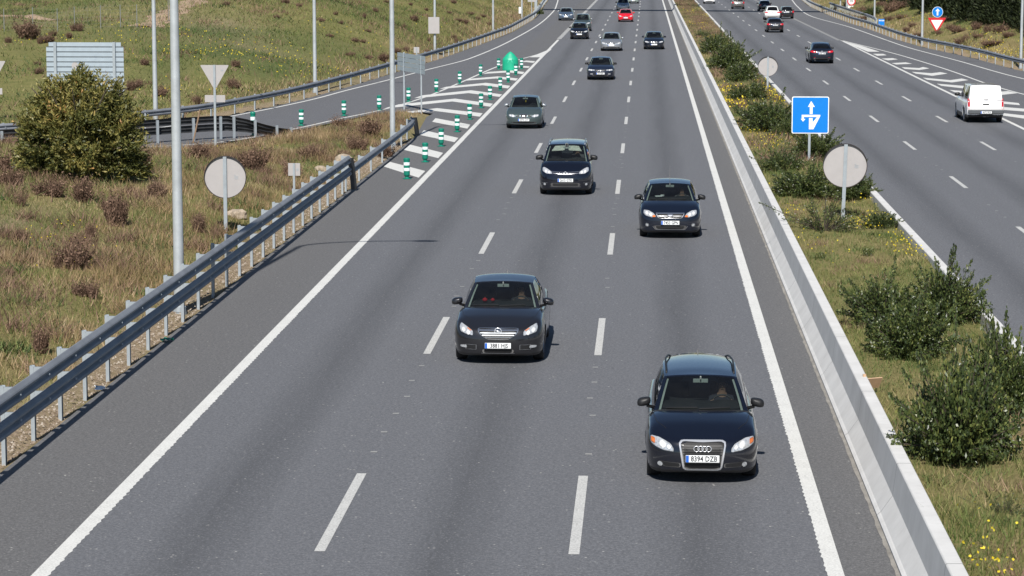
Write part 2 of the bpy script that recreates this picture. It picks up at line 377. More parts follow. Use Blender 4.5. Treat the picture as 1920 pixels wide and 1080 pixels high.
# ---------------------------------------------------------------- road plan (metres; x across, y along, the road plane is z = 0)
XL0, XL1, XR1, XBAR = -10.2, -8.0, 2.57, 3.42
GUARD_L = [(-80, 98), (-45, 103), (-30, 105.6), (-27.6, 108.2), (-23.3, 117.5), (-21.8, 121.5), (-20.75, 127), (-19.65, 134.5), (-18.9, 142), (-18.0, 154), (-16.9, 172), (-15.7, 192), (-14.4, 224),
           (-13.5, 256), (-13.4, 300), (-15.1, 372), (-16.2, 420), (-19, 620)]
RAMP = [(-10.2, 112.5), G2(800, 219), G2(812, 213), G2(764, 208.5), G2(690, 216), G2(560, 244), G2(400, 272), G2(270, 281), (-25.5, 101.0), (-34, 95), (-80, 84)] + \
       [(x+.25, y-.3) for x, y in GUARD_L] + [(-10.2, 620)]
GUARD_R = [(44, 95), (36, 122), (30, 146), (26.6, 165), (25.5, 177), (25.05, 192), (24.5, 202), (23.45, 216), (23.0, 235), (23.1, 264), (22.8, 284), (22.85, 316), (23.4, 364), (24.8, 405), (27.2, 470), (31, 620)]
GORE_R = [(17.45, 80), (30, 84)]
RPOLY = GORE_R + [(40, 84)] + [(x-.2, y) for x, y in GUARD_R] + [(17.45, 620)]
RECT_L = [(XL0, -40), (XBAR, -40), (XBAR, 620), (XL0, 620)]
RECT_R = [(7.4, -40), (17.45, -40), (17.45, 620), (7.4, 620)]
LEFT_REG = GUARD_L + [(-3000, 620), (-3000, 98)]
RIGHT_REG = GUARD_R + [(3000, 620), (3000, 95)]
_ph = [(random.uniform(.05, .9), random.uniform(0, 6.28), random.uniform(0, 6.28)) for _ in range(14)]
def bumps(X, Y):
    z = np.zeros_like(X)
    for f, a, b in _ph: z = z + np.sin(X*f*math.cos(a)*1.3+Y*f*math.sin(a)+b)*.035/(.25+f)
    return z
def asphalt_sd(X, Y):
    ins = inside(X, Y, RECT_L) | inside(X, Y, RAMP) | inside(X, Y, RECT_R) | inside(X, Y, RPOLY) | ((X > 3.3) & (X < 7.5))
    d = np.minimum(np.minimum(poly_dist(X, Y, RAMP), np.abs(X-XL0)), np.minimum(np.abs(X-17.45), poly_dist(X, Y, RPOLY)))
    return np.where(ins, -d, d)
def terrain(X, Y, full=False):
    X = np.asarray(X, float); Y = np.asarray(Y, float)
    sd = asphalt_sd(X, Y)
    L = inside(X, Y, LEFT_REG) | ((Y > 620) & (X < -19)); RR = inside(X, Y, RIGHT_REG) | ((Y > 620) & (X > 31))
    dl = poly_dist(X, Y, GUARD_L); dr = poly_dist(X, Y, GUARD_R)
    sl = .055 + .47*smoothstep(128, 205, Y)*smoothstep(-58, -24, X)
    hl = 7.5*(1-np.exp(-sl*np.maximum(dl-.6, 0)/7.5)) + .012*np.maximum(dl-20, 0)
    hr = 5.2*(1-np.exp(-.42*np.maximum(dr-.8, 0)/5.2)) + .03*np.maximum(dr-12, 0)
    mound = 1.0*smoothstep(-14.5, -23, X)*smoothstep(40, 62, Y)*(1-smoothstep(84, 97, Y)) + .35*smoothstep(-11.3, -15, X)*(1-smoothstep(86, 100, Y))
    z = np.where(L, hl, np.where(RR, hr, np.where(X < XL0, mound, np.where(X > 17.45, .12, 0.0))))
    z = z + bumps(X, Y)*np.clip(sd/3, 0, 1)
    far = np.hypot(X, Y) > 1200; z = np.where(far, np.minimum(z, 30), z)
    z = z*np.clip(sd/1.0, 0, 1) + np.where(sd > .22, 0.015, -.06)
    z = np.where(sd <= .12, -.12, z)
    if not full: return z
    dirt = np.where((sd > 0) & (sd < 1.5), .85*(1-smoothstep(.7, 1.5, sd)), 0)
    gore = (X < -9) & (X > -14) & (Y > 109) & (Y < 130); dirt = np.where(gore, np.minimum(dirt, .3), dirt)
    dry = np.where(L, -.22, np.where(RR, -.05, .08)); dry = np.where(L & (dl < 5), .35*(1-dl/5)-.1, dry); dry = np.where(RR & (dr < 4), .4, dry)
    verge = (~L) & (X < XL0); dry = np.where(verge & (Y > 95), .35, dry); dry = np.where(verge & (X > -15), .22, dry)
    for (px, py, w, h, s) in [(20, 425, 60, 50, .55), (60, 465, 60, 30, .5), (150, 470, 70, 28, .35), (400, 50, 60, 28, .6), (440, 78, 50, 20, .55), (490, 95, 60, 22, .4), (310, 30, 60, 30, .3), (100, 40, 90, 18, .3), (160, 15, 60, 14, .45)]:
        p = HITS.get((px, py))
        if p is None: p = HITS[(px, py)] = hit0(px, py)
        q = HITS.get((px+w, py))
        if q is None: q = HITS[(px+w, py)] = hit0(px+w, py)
        t = HITS.get((px, py-h))
        if t is None: t = HITS[(px, py-h)] = hit0(px, py-h)
        rx = max(.5, np.hypot(*(q-p)[:2])); ry = max(.5, np.hypot(*(t-p)[:2]))
        dirt = np.maximum(dirt, s*np.exp(-(((X-p[0])/rx)**2+((Y-p[1])/ry)**2)*1.2))
    lush = np.zeros_like(X)
    for (px, py, w, h, s) in LUSH:
        p = hitc(px, py); q = hitc(px+w, py); t = hitc(px, py-h); rx = max(.5, np.hypot(*(q-p)[:2])); ry = max(.5, np.hypot(*(t-p)[:2]))
        lush = np.maximum(lush, s*np.exp(-(((X-p[0])/rx)**2+((Y-p[1])/ry)**2)*1.2))
    return z, dry, dirt, sd, lush
LUSH = [(400, 62, 90, 18, .75), (430, 100, 110, 24, .9), (520, 130, 80, 26, .85), (330, 115, 50, 40, .6), (560, 80, 90, 25, .6), (250, 60, 110, 16, .55), (60, 20, 60, 10, .5), (150, 28, 60, 10, .45), (700, 25, 120, 18, .35), (530, 285, 50, 20, .5), (270, 400, 50, 40, .45), (120, 410, 60, 40, .4), (260, 470, 40, 30, .35)]
def hitc(px, py):
    if (px, py) not in HITS: HITS[(px, py)] = hit0(px, py)
    return HITS[(px, py)]
HITS = {}
def hit0(px, py, off=0.0):
    """where the sight line through a pixel of the survey photograph meets the ground"""
    r = ray(px, py); Ys = np.concatenate([np.arange(30, 150, .5), np.arange(150, 520, 1.0)]); t = Ys/r[1]
    P = np.array([0, 0, CH]) + t[:, None]*r
    zt = terrain(P[:, 0], P[:, 1])+off; below = np.where(P[:, 2] <= zt)[0]
    if len(below) == 0: return P[-1]
    k = below[0]
    if k == 0: return P[0]
    a = P[k-1, 2]-zt[k-1]; b = zt[k]-P[k, 2]; f = a/max(a+b, 1e-6)
    p = P[k-1]*(1-f)+P[k]*f; p[2] = float(terrain(np.array([p[0]]), np.array([p[1]]))[0]); return p
def axis(parts):
    out = [parts[0][0]]
    for a, b, s in parts:
        n = max(1, int(round((b-a)/s))); out += list(np.linspace(a, b, n+1)[1:])
    return np.array(out)
xs = axis([(-2500, -300, 220), (-300, -110, 12), (-110, -50, 2.5), (-50, -30, .9), (-30, -9.6, .4), (-9.6, 17, 3.3), (17, 34, .5), (34, 60, 2), (60, 300, 15), (300, 2500, 220)])
ys = axis([(-900, -40, 90), (-40, 20, 10), (20, 140, .55), (140, 260, 1.1), (260, 430, 2.2), (430, 700, 15), (700, 3500, 280)])
gx, gy = np.meshgrid(xs, ys, indexing='ij')
gz, gdry, gdirt, gsd, glush = terrain(gx, gy, True)
V = np.stack([gx.ravel(), gy.ravel(), gz.ravel()], 1); nI, nJ = gx.shape
ii, jj = np.meshgrid(np.arange(nI-1), np.arange(nJ-1), indexing='ij'); q0 = (ii*nJ+jj).ravel()
me = np_mesh('ground', V, np.stack([q0, q0+nJ, q0+nJ+1, q0+1], 1), MT['terrain'])
for nm, arr in (('dry', gdry), ('dirt', gdirt), ('lush', glush)):
    a = me.attributes.new(nm, 'FLOAT', 'POINT'); a.data.foreach_set('value', arr.ravel().astype(np.float32))
me.polygons.foreach_set('use_smooth', [True]*len(me.polygons))
tag(link('ground', me), kind='structure')
# median soil between the two concrete barriers
SOIL = .58
def median_z(X, Y): return SOIL + .05*np.sin(Y*.31+X) + .04*np.sin(Y*.83-X*1.7) + .03*np.sin(X*3.1+Y*1.9)
mx = np.linspace(3.70, 7.12, 9); my = axis([(-40, 20, 4), (20, 160, .5), (160, 420, 1.5), (420, 620, 10)])
ax_, ay_ = np.meshgrid(mx, my, indexing='ij'); V = np.stack([ax_.ravel(), ay_.ravel(), median_z(ax_, ay_).ravel()], 1)
nI, nJ = ax_.shape; ii, jj = np.meshgrid(np.arange(nI-1), np.arange(nJ-1), indexing='ij'); q0 = (ii*nJ+jj).ravel()
me = np_mesh('median_soil', V, np.stack([q0, q0+nJ, q0+nJ+1, q0+1], 1), MT['terrain'])
for nm, arr in (('dry', .12+.2*np.sin(ay_*.2)+.25*smoothstep(150, 220, ay_)), ('dirt', 0*ax_+.06)):
    a = me.attributes.new(nm, 'FLOAT', 'POINT'); a.data.foreach_set('value', arr.ravel().astype(np.float32))
tag(link('median_soil', me), kind='structure')

def sheet(name, pts, m, z=0.0): return tag(MB().poly(pts, z).obj(name, m), kind='structure')
def strip_pts(x0, x1, y0=-40, y1=620): return [(x0, y0), (x1, y0), (x1, y1), (x0, y1)]
sheet('road', strip_pts(XL1, XR1), MT['road'])
sheet('hard_shoulder', strip_pts(XL0, XL1), MT['shoulder'])
sheet('inner_shoulder', strip_pts(XR1, XBAR), MT['shoulder'])
sheet('slip_road', RAMP, MT['ramp'])
sheet('opposite_road', strip_pts(7.4, 17.45), MT['road'])
sheet('opposite_slip_road', RPOLY, MT['ramp'])

# painted markings
ln = MB(); ZL = .004
def quad(mb, x0, x1, y0, y1): mb.add([(x0, y0, ZL), (x1, y0, ZL), (x1, y1, ZL), (x0, y1, ZL)], [(0, 1, 2, 3)])
def ribbed(mb, xc, w, y0, ymid, y1, side):
    """edge line of thermoplastic with a saw-tooth edge"""
    st = .26; y = y0
    while y < ymid:
        a, b = xc-w/2, xc+w/2; t = random.uniform(.014, .032) if random.random() < .9 else .006
        if side > 0: pts = [(a, y), (b-.0, y), (b+t, y+st*.55), (b, y+st), (a, y+st)]
        else: pts = [(a, y), (b, y), (b, y+st), (a, y+st), (a-t, y+st*.45)]
        mb.add([(p[0], p[1], ZL) for p in pts], [tuple(range(5))]); y += st
    quad(mb, xc-w/2, xc+w/2, y, y1)
ribbed(ln, -8.0, .22, 20, 110, 232, 1)
ribbed(ln, 2.57, .22, 20, 110, 620, -1)
tag(ln.obj('edge_line', MT['line']), kind='structure')
d = MB()
for k in range(36):
    y = 34.1+17.25*(k-1)
    for xc in (-4.46, -.945): quad(d, xc-.075, xc+.075, y, y+5.25)
for k in range(36):
    y = 88.6+16.95*(k-5)
    for xc in (11.14, 14.42): quad(d, xc-.075, xc+.075, y, y+4.6)
for y in np.arange(234, 600, 2.2): quad(d, -8.2, -7.8, y, y+1.5)
tag(d.obj('lane_line', MT['worn']), kind='structure')
d = MB()
for k in range(14):
    for j in range(6):
        y = 34.1+17.25*(k-1)+5.25+1.7+j*1.75
        for xc in (-4.46, -.945):
            if random.random() < .75:
                x = xc+random.uniform(-.06, .06); quad(d, x-.05, x+.06, y, y+.10)
for k in range(12):
    for j in range(5):
        y = 20+17*k+6+j*1.9
        for xc in (11.14, 14.42):
            if random.random() < .6: quad(d, xc-.05, xc+.05, y, y+.12)
for y in np.arange(232, 420, 1.6): quad(d, 17.25, 17.6, y, y+1.25)
tag(d.obj('faded_line', MT['faint']), kind='structure')
ln = MB()
def ribbon(mb, path, w, step=2.0, z=ZL):
    P = spline(path, step); T = np.gradient(P, axis=0); T /= np.linalg.norm(T, axis=1)[:, None]; Nn = np.stack([-T[:, 1], T[:, 0]], 1)
    A = P-Nn*w/2; B = P+Nn*w/2
    mb.grid(np.stack([np.c_[A, np.full(len(A), z)], np.c_[B, np.full(len(B), z)]], 0).transpose(0, 1, 2)[::-1])
ribbon(ln, [G2(1027, 97), G2(935, 124), G2(863, 155), G2(800, 181), G2(716, 206), G2(640, 222), G2(560, 240), G2(400, 268), (-21.3, 105), (-27, 101.2), (-45, 94), (-80, 86)], .16)
ribbon(ln, [(-80, 96.2), (-45, 100), (-30, 103.6), G2(0, 272), (-24.4, 111.5), G2(375, 228), G2(520, 201), G2(600, 183), G2(640, 172), G2(720, 152), G2(800, 131), G2(880, 110), G2(960, 75), G2(1010, 46), G2(1037, 22), G2(1045, 5), (-15.0, 440), (-17, 620)], .17)
ribbon(ln, [(17.42, 30), (17.42, 143), (17.5, 190), (17.62, 232)], .2)
ribbon(ln, [(17.65, 232), G2(1700, 107), G2(1796, 137.5), G2(1850, 157), G2(1920, 177), (24.4, 130), (29.4, 100)], .16)
ribbon(ln, [(38, 112), (30, 136.5), (26.2, 154), G2(1920, 148), G2(1800, 115), G2(1690, 85), G2(1600, 53), G2(1520, 30), G2(1495, 12), G2(1485, 0), (25.4, 470), (29, 620)], .16)
def pxpoly(mb, pts, o=(0, 0), s=1.0): mb.poly([G2(o[0]+x/s, o[1]+y/s) for x, y in pts], .0045)
O1, O2, O3 = (560, 180), (720, 60), (1280, 0)
for q in [[(862, 715), (925, 668), (1282, 760), (1215, 828)], [(1062, 545), (1125, 492), (1463, 577), (1413, 630)], [(1225, 395), (1268, 347), (1617, 425), (1578, 468)], [(1352, 262), (1385, 225), (1738, 290), (1708, 331)]]:
    pxpoly(ln, q, O1, 5.4)
for q in [[(250, 897), (600, 857), (1110, 915), (1078, 953), (575, 889), (320, 910)], [(10, 858), (165, 815), (800, 750), (1225, 808), (1195, 841), (770, 782), (160, 845)], [(340, 745), (430, 713), (980, 656), (1330, 703), (1300, 730), (950, 688), (440, 738)],
          [(625, 641), (700, 617), (1145, 572), (1420, 606), (1395, 635), (1110, 600), (730, 633)], [(890, 550), (950, 528), (1280, 500), (1506, 523), (1485, 548), (1260, 523), (960, 545)], [(1110, 473), (1170, 450), (1430, 432), (1580, 451), (1560, 474), (1410, 455), (1170, 468)],
          [(1520, 380), (1640, 386), (1625, 404), (1510, 398)], [(1520, 340), (1600, 322), (1700, 328), (1682, 348), (1600, 338)], [(1640, 285), (1850, 200), (1888, 193), (1775, 284)]]:
    pxpoly(ln, q, O2, 6.0)
for q in [[(890, 229), (1000, 256), (1108, 291), (1042, 291)], [(1070, 303), (1128, 303), (1148, 311), (1095, 314)], [(1118, 330), (1180, 327), (1212, 334), (1155, 340)], [(1175, 355), (1255, 351), (1292, 359), (1200, 363)], [(1232, 378), (1330, 383), (1352, 377), (1388, 385), (1330, 394), (1250, 388)],
          [(1288, 404), (1400, 412), (1450, 406), (1490, 414), (1405, 427), (1310, 414)], [(1350, 437), (1505, 451), (1570, 442), (1608, 451), (1515, 464), (1375, 449)], [(1428, 471), (1590, 484), (1680, 477), (1722, 487), (1600, 500), (1455, 483)],
          [(1500, 506), (1690, 522), (1830, 513), (1885, 524), (1700, 545), (1530, 519)], [(1590, 545), (1700, 560), (1890, 580), (1898, 592), (1720, 577), (1620, 560)], [(1650, 585), (1800, 602), (1925, 612), (1925, 628), (1800, 618), (1680, 600)], [(1740, 630), (1925, 650), (1925, 668), (1770, 646)]]:
    pxpoly(ln, q, O3, 3.0)
tag(ln.obj('gore_marking', MT['line']), kind='structure')
tag(sheet('opposite_merge_arrow', [G2(1425, 0), G2(1438, 0), G2(1436, 6), G2(1431, 5)], MT['line'], .005), kind='structure')

isl = [(18.3, 84), (19.2, 105), (20.3, 128), (20.95, 142.5), (21.25, 142.5), (22.4, 131), (25.2, 108), (28, 84)]
IP = np.array(resample_closed_(isl, 90)); cen = np.array([22.0, 108.0]); rg_ = [np.c_[cen+(IP-cen)*f, np.full(len(IP), z)] for f, z in ((1, .005), (.985, .07), (.9, .12), (.6, .16), (.3, .17))]
rg_ = [np.vstack([q, q[:1]]) for q in rg_]; me_ = MB().grid(np.array(rg_)).add([tuple(cen)+(.17,)]+[tuple(q) for q in rg_[-1]], [(0, i+1, i+2) for i in range(len(IP))]).mesh('gore_soil', MT['terrain'], recalc=True)
for nm, v_ in (('dry', .5), ('dirt', .35)):
    a_ = me_.attributes.new(nm, 'FLOAT', 'POINT'); a_.data.foreach_set('value', np.full(len(me_.vertices), v_, dtype=np.float32))
tag(link('gore_soil', me_), kind='structure')
# ---------------------------------------------------------------- concrete median barriers
def barrier(x0, sgn, y0, y1, z0=0.0):
    prof = [(0, 0), (.0, .045), (.035, .075), (.05, .085), (.22, .33), (.275, .80), (.29, .815), (.475, .815), (.49, .80), (.52, .0)]
    Ys = np.arange(y0, y1, 3.05); P = np.zeros((len(prof), len(Ys), 3))
    for i, (dx, z) in enumerate(prof):
        P[i, :, 0] = x0+sgn*dx; P[i, :, 1] = Ys; P[i, :, 2] = z+z0
    if sgn < 0: P = P[::-1]
    return P
b = MB().grid(barrier(3.42, 1, 10, 560)); o = b.obj('concrete_barrier', MT['concrete'])
tag(o, 'long sloped concrete barrier between the near lanes and the shrubs', 'barrier', 'concrete barriers along the median')
b = MB().grid(barrier(7.43, -1, 10, 560)); o = b.obj('concrete_barrier', MT['concrete'])
tag(o, 'low white concrete barrier between the median shrubs and the opposite lanes', 'barrier', 'concrete barriers along the median')
k = MB(); Ys = np.arange(10, 300, .3); P = np.zeros((2, len(Ys), 3)); P[0, :, 0] = 3.36+np.array([random.uniform(-.012, .012) for _ in Ys]); P[1, :, 0] = 3.415; P[:, :, 1] = Ys; P[0, :, 2] = .006; P[1, :, 2] = .02
k.grid(P[::-1]); tag(k.obj('dirt_strip', MT['concretedark']), kind='structure')

# ---------------------------------------------------------------- guard rails
WPROF = [(0, .155), (.014, .152), (.070, .096), (.083, .072), (.078, .048), (.02, .010), (.012, 0), (.02, -.014), (.072, -.052), (.083, -.078), (.076, -.106), (.02, -.150), (0, -.155)]
def beam(path, side, zc, off, step=2.0, zfun=None, m=None, cap=True):
    P = spline(path, step); T = np.gradient(P, axis=0); T /= np.linalg.norm(T, axis=1)[:, None]; Nn = np.stack([T[:, 1], -T[:, 0]], 1)*side
    base = zfun(P) if zfun is not None else np.zeros(len(P))
    prof = WPROF + [(n-.006, z) for n, z in WPROF[::-1]]; A = np.zeros((len(prof)+1, len(P), 3))
    for i, (n, z) in enumerate(prof+[prof[0]]):
        A[i, :, :2] = P+Nn*(off+n); A[i, :, 2] = base+zc+z
    mb = MB().grid(A if side > 0 else A[::-1])
    return mb
def post_mesh(h, blocks, off, side_vec):
    """C-section post with spacer arms towards the rail (local +x = towards the rail)"""
    mb = MB(); mb.box((0, 0, h/2-.2), (.012, .10, h+.4)); mb.box((.03, .05, h/2-.2), (.06, .008, h+.4)); mb.box((.03, -.05, h/2-.2), (.06, .008, h+.4))
    for z in blocks:
        mb.box((off/2, 0, z+.10), (off, .075, .05)); mb.box((off-.02, 0, z), (.03, .09, .22)); mb.box((off*.55, -.045, z+.03), (off*.7, .006, .16))
    for z in blocks: mb.lathe([(0, .092), (.018, .092), (.022, .08), (.022, .07)], 8, 'X', (off, 0, z))
    return mb
def guardrail(name, path, side, beams, posts, label, group=None, mat_='rail', postmat='post', off=.24, post_step=2.0, extra=None, maxposts=100):
    P0 = path[0]; root = empty(name, (P0[0], P0[1], 0)); tag(root, label, 'guard rail', group)
    for (pth, zc) in beams:
        mb = beam(pth, side, zc, off); mb.v = [(x-P0[0], y-P0[1], z) for x, y, z in mb.v]; mb.obj('rail', MT[mat_], root, smooth=False)
    cache = {}; n = 0
    for (pth, h, blocks) in posts:
        me = post_mesh(h, blocks, off, None).mesh('post', MT[postmat]); Q = resample(pth, post_step)
        T = np.gradient(Q, axis=0)
        for q, t in zip(Q, T):
            if n >= maxposts: break
            a = math.atan2(-t[0]*side, t[1]*side); o = link('post', me, root); o.location = (q[0]-P0[0], q[1]-P0[1], 0); o.rotation_euler = (0, 0, a); n += 1
    return root
A = [(-10.40, 10.0), (-10.38, 60), (-10.36, 86)]
Bp = [(-10.40, 10.0), (-10.38, 60), (-10.36, 86), (-10.34, 100), (-10.36, 108), (-10.48, 111.5), (-10.85, 113.6)]
g1 = guardrail('guard_rail', Bp, 1, [(A, 1.10), (Bp, .685)], [(A, 1.25, [1.10, .685])],
          'double steel guard rail along the near hard shoulder with tall posts', 'guard rails')
pm2 = post_mesh(.86, [.70], .24, None).mesh('post', MT['post'])
for (x_, y_) in [(-10.36, 87.0), (-10.35, 91), (-10.35, 95), (-10.34, 99), (-10.35, 103), (-10.36, 107), (-10.45, 110.6)]:
    o = link('post', pm2, g1); o.location = (x_-Bp[0][0], y_-Bp[0][1], 0)
def end_plate(root, P0, x, y, z, h=.75):
    mb = MB()
    for k in range(6):
        t0, t1 = k/6, (k+1)/6
        f = lambda t: (x-P0[0]+.02+.10*t, y-P0[1]+.2*math.sin(t*1.5), z-h*t**1.3)
        a, b_ = f(t0), f(t1)
        mb.add([(a[0]-.09, a[1]-.13, a[2]), (a[0]+.09, a[1]+.13, a[2]), (b_[0]+.09, b_[1]+.13, b_[2]), (b_[0]-.09, b_[1]-.13, b_[2])], [(0, 1, 2, 3)])
        mb.add([(a[0]-.09, a[1]-.12, a[2]), (a[0]+.09, a[1]+.14, a[2]), (b_[0]+.09, b_[1]+.14, b_[2]), (b_[0]-.09, b_[1]-.12, b_[2])], [(3, 2, 1, 0)])
    mb.obj('end_plate', MT['darksteel'], root)
end_plate(g1, Bp[0], -10.1, 86.2, 1.15, 1.1); end_plate(g1, Bp[0], -10.3, 112.6, .8, .8)
lo = [p for p in GUARD_L if p[0] > -40 and p[1] < 430]
g2 = guardrail('guard_rail', lo, 1, [(lo, .62)], [(lo, .80, [.62])], 'long curving steel guard rail at the foot of the grassy hillside', 'guard rails', off=.12, post_step=3.4)
sh = [(-40, 93.3), (-30, 97.6), (-25.6, 100.9), (-20.9, 107.4), (-18.7, 109.9), (-16.9, 111.6), (-15.3, 114.4)]
root = empty('guard_rail', (sh[0][0], sh[0][1], 0)); tag(root, 'short dark double guard rail beside the slip road, sinking into the grass', 'guard rail', 'guard rails')
for zc in (.86, .50):
    P = spline(sh, 1.0); T = np.gradient(P, axis=0); T /= np.linalg.norm(T, axis=1)[:, None]; Nn = np.stack([-T[:, 1], T[:, 0]], 1)
    drop = 1.0*smoothstep(-18.5, -15.3, P[:, 0])*(.9 if zc > .6 else .55); prof = WPROF+[(n-.006, z) for n, z in WPROF[::-1]]; Am = np.zeros((len(prof)+1, len(P), 3))
    for i, (n, z) in enumerate(prof+[prof[0]]): Am[i, :, :2] = P+Nn*(.1+n)-np.array(sh[0]); Am[i, :, 2] = zc+z-drop
    MB().grid(Am[::-1]).obj('rail', MT['darksteel'], root)
pm = post_mesh(.98, [.86, .50], .10, None).mesh('post', MT['post'])
for q in [(-35, 95.3), (-30, 97.5), (-25.8, 100.6), (-23.5, 103.6), (-20.8, 107.4), (-19.5, 108.8), (-18.5, 109.9), (-18.0, 110.4), (-17.2, 111.3), (-16.4, 112.4), (-15.9, 113.4)]:
    o = link('post', pm, root); o.location = (q[0]-sh[0][0], q[1]-sh[0][1], -.75*float(smoothstep(-18.2, -15.5, q[0]))); o.rotation_euler = (0, 0, R(125))
ro = [p for p in GUARD_R if 120 < p[1] < 480]
guardrail('guard_rail', ro, -1, [(ro, .66)], [(ro, .84, [.66])], 'long steel guard rail beyond the opposite lanes under the dry hillside', 'guard rails', off=.14, post_step=3.6)
r2 = [(23.6, 263), (24.2, 272), (24.4, 284), (24.5, 320), (24.7, 345)]
guardrail('guard_rail', r2, -1, [(r2, .95)], [(r2, 1.1, [.95])], 'second short guard rail standing behind the far opposite one', 'guard rails', off=.14, post_step=2.0)

# ---------------------------------------------------------------- lamp posts
def lamp_post(name, x, y, z, h, arm, label, r0=.125):
    root = empty(name, (x, y, z)); tag(root, label, 'lamp post', 'lamp posts along the motorway')
    mb = MB(); mb.tube([(0, 0, -.2), (0, 0, h*.5), (0, 0, h-1.6)], [r0, r0*.78, r0*.55], 14, caps=False); mb.obj('pole', MT['pole'], root, smooth=True)
    base = MB(); base.lathe([(0, .02), (r0*1.32, .02), (r0*1.32, .0), (r0*1.32, -.2)], 12); base.lathe([(r0*1.25, .03), (r0*1.22, .14), (r0*.98, .16)], 14); base.obj('base_plate', MT['post'], root)
    n = 12; pts = []
    for k in range(n+1):
        t = k/n; pts.append((arm*(1-math.cos(t*math.pi/2))*1.0, 0, h-1.6+1.6*math.sin(t*math.pi/2)))
    MB().tube(pts, [r0*.55-(r0*.2)*k/n for k in range(n+1)], 10).obj('arm', MT['pole'], root, smooth=True)
    s = 1 if arm > 0 else -1; hb = MB(); hd = []
    for k in range(9):
        t = k/8; hd.append((arm+s*(-.05+.8*t), .0, h+.04*math.sin(t*3.14)))
    hb.tube(hd, [.05, .10, .14, .16, .17, .17, .16, .13, .05], 12); hb.v = [(a, b_, h+(c-h)*.5) for a, b_, c in hb.v]
    hb.obj('lamp_head', MT['alu'], root, smooth=True); return root
LP = [((-10.62, 57.0, 0), 14.6, 2.9, 'thick grey lamp post behind the near double guard rail'),
      ((-10.62, 106.2, 0), 13.5, 2.7, 'grey lamp post beside the curved end of the near guard rail'),
      ((-23.3, 119.8, 0), 12, 2.5, 'grey lamp post beside the large blank sign back and the bush'),
      ((-19.0, 145.4, 0), 12, 2.5, 'grey lamp post on the slip road verge near the yellow flowers'),
      ((-16.3, 196.2, 0), 12, 2.5, 'grey lamp post with a rectangular panel fixed to it'),
      ((-14.8, 246.2, 0), 12, 2.5, 'grey lamp post by the dense run of guard rail posts'),
      ((-14.4, 295.0, 0), 12, 2.5, 'far lamp post with a small white box on its side'),
      ((23.6, 220, 0), 12, -2.5, 'lamp post next to the white and red triangular sign'),
      ((25.1, 283.0, 0), 12, -2.5, 'lamp post beside the small blue panel beyond the opposite lanes'),
      ((25.0, 331.5, 0), 12, -2.5, 'farthest thin lamp post behind the opposite guard rails'),
      ((25.85, 177.5, 0), 12, -2.5, 'lamp post at the yellow grass beyond the opposite slip road')]
for (p, h, arm, lab) in LP: lamp_post('lamp_post', p[0], p[1], 0.0, h, arm, lab, .125 if p[1] < 60 else (.118 if p[1] < 150 else .11))
o = MB().box((0, 0, 0), (.86, .03, 1.27)).obj('blank_sign', MT['signback'], None, bevel=.01); o.location = (-16.35, 195.95, 2.37)
tag(o, 'blank grey rectangular panel fixed to a lamp post', 'sign')
o = MB().box((0, 0, 0), (.26, .14, .75)).box((.13, 0, .1), (.1, .05, .05)).obj('junction_box', MT['white'], None, bevel=.01); o.location = (-14.62, 294.9, 1.15); tag(o, 'small white box on the side of the far lamp post', 'junction box')
# an overhead crossing: its columns stand in view, its deck is above the frame and throws the thin shadow across both roads
root = empty('footbridge', (-14.7, 339.5, 0)); tag(root, 'pale thick columns of an overhead crossing spanning both far carriageways', 'footbridge')
gx1 = 40.33; gy1 = -11.5; zb = 6.4; ga = math.atan2(gy1, gx1); gl = math.hypot(gx1, gy1)+3
MB().box((0, 0, zb/2), (.38, .38, zb)).obj('leg', MT['post'], root, bevel=.02); MB().box((gx1, gy1, zb/2), (.42, .42, zb)).obj('leg', MT['post'], root, bevel=.02)
MB().box((gx1/2, gy1/2, zb+.25), (gl, 3.4, .5), rz=ga).obj('deck', MT['concrete'], root, bevel=.03)
for s_ in (-1, 1):
    pr_ = MB(); c_ = Vector((gx1/2, gy1/2, zb+1.5))+Vector((-math.sin(ga), math.cos(ga), 0))*1.62*s_; pr_.box(c_, (gl, .10, 2.0), rz=ga); pr_.box(c_+Vector((0, 0, 1.06)), (gl, .16, .10), rz=ga); pr_.obj('parapet', MT['post'], root)

# ---------------------------------------------------------------- signs
def sign_root(name, x, y, z, label, group=None, lean=0.0):
    root = empty(name, (x, y, z)); root.rotation_euler = (0, lean, 0); return tag(root, label, 'sign', group)
def post(root, h, w=.09, x=0, y=0, d=.05): return MB().box((x, y, h/2-.25), (w, d, h+.5)).box((x+w*.32, y-d*.5-.0035, h/2-.25), (w*.14, .007, h+.5)).obj('post', MT['post'], root)
def disc(r, t, n=40): return MB().lathe([(0, -t/2), (r, -t/2), (r, t/2), (0, t/2)], n, 'Y')
def hat(root, w, z, y, n=1):
    for k in range(n): MB().box((0, y, z), (w, .03, .06)).obj('clamp', MT['post'], root)
def round_back(x, y, z, r, zc, label, lean=0.0, sticker=True):
    root = sign_root('round_sign', x, y, z, label, 'round sign backs', lean)
    post(root, zc+r*.97, .10, 0, -.035)
    p = disc(r*.975, .012); p.v = [(a, b_+.02, c+zc) for a, b_, c in p.v]; p.obj('panel', MT['signback'], root)
    rim = MB().lathe([(r*.978, -.05), (r, -.05), (r, .032), (r*.978, .032), (r*.978, -.05)], 48, 'Y', (0, 0, zc)); rim.obj('rim', MT['rim'], root)
    f = disc(r*.98, .004); f.v = [(a, b_+.035, c+zc) for a, b_, c in f.v]; f.obj('face', MT['red'], root)
    if sticker:
        s = MB()
        for j in range(3): s.box((r*.52, .012, zc+.02-j*.035), (.11, .003, .018))
        s.box((r*.46, .0115, zc+.055), (.03, .003, .02)); s.obj('sticker', MT['steel'], root)
    return root
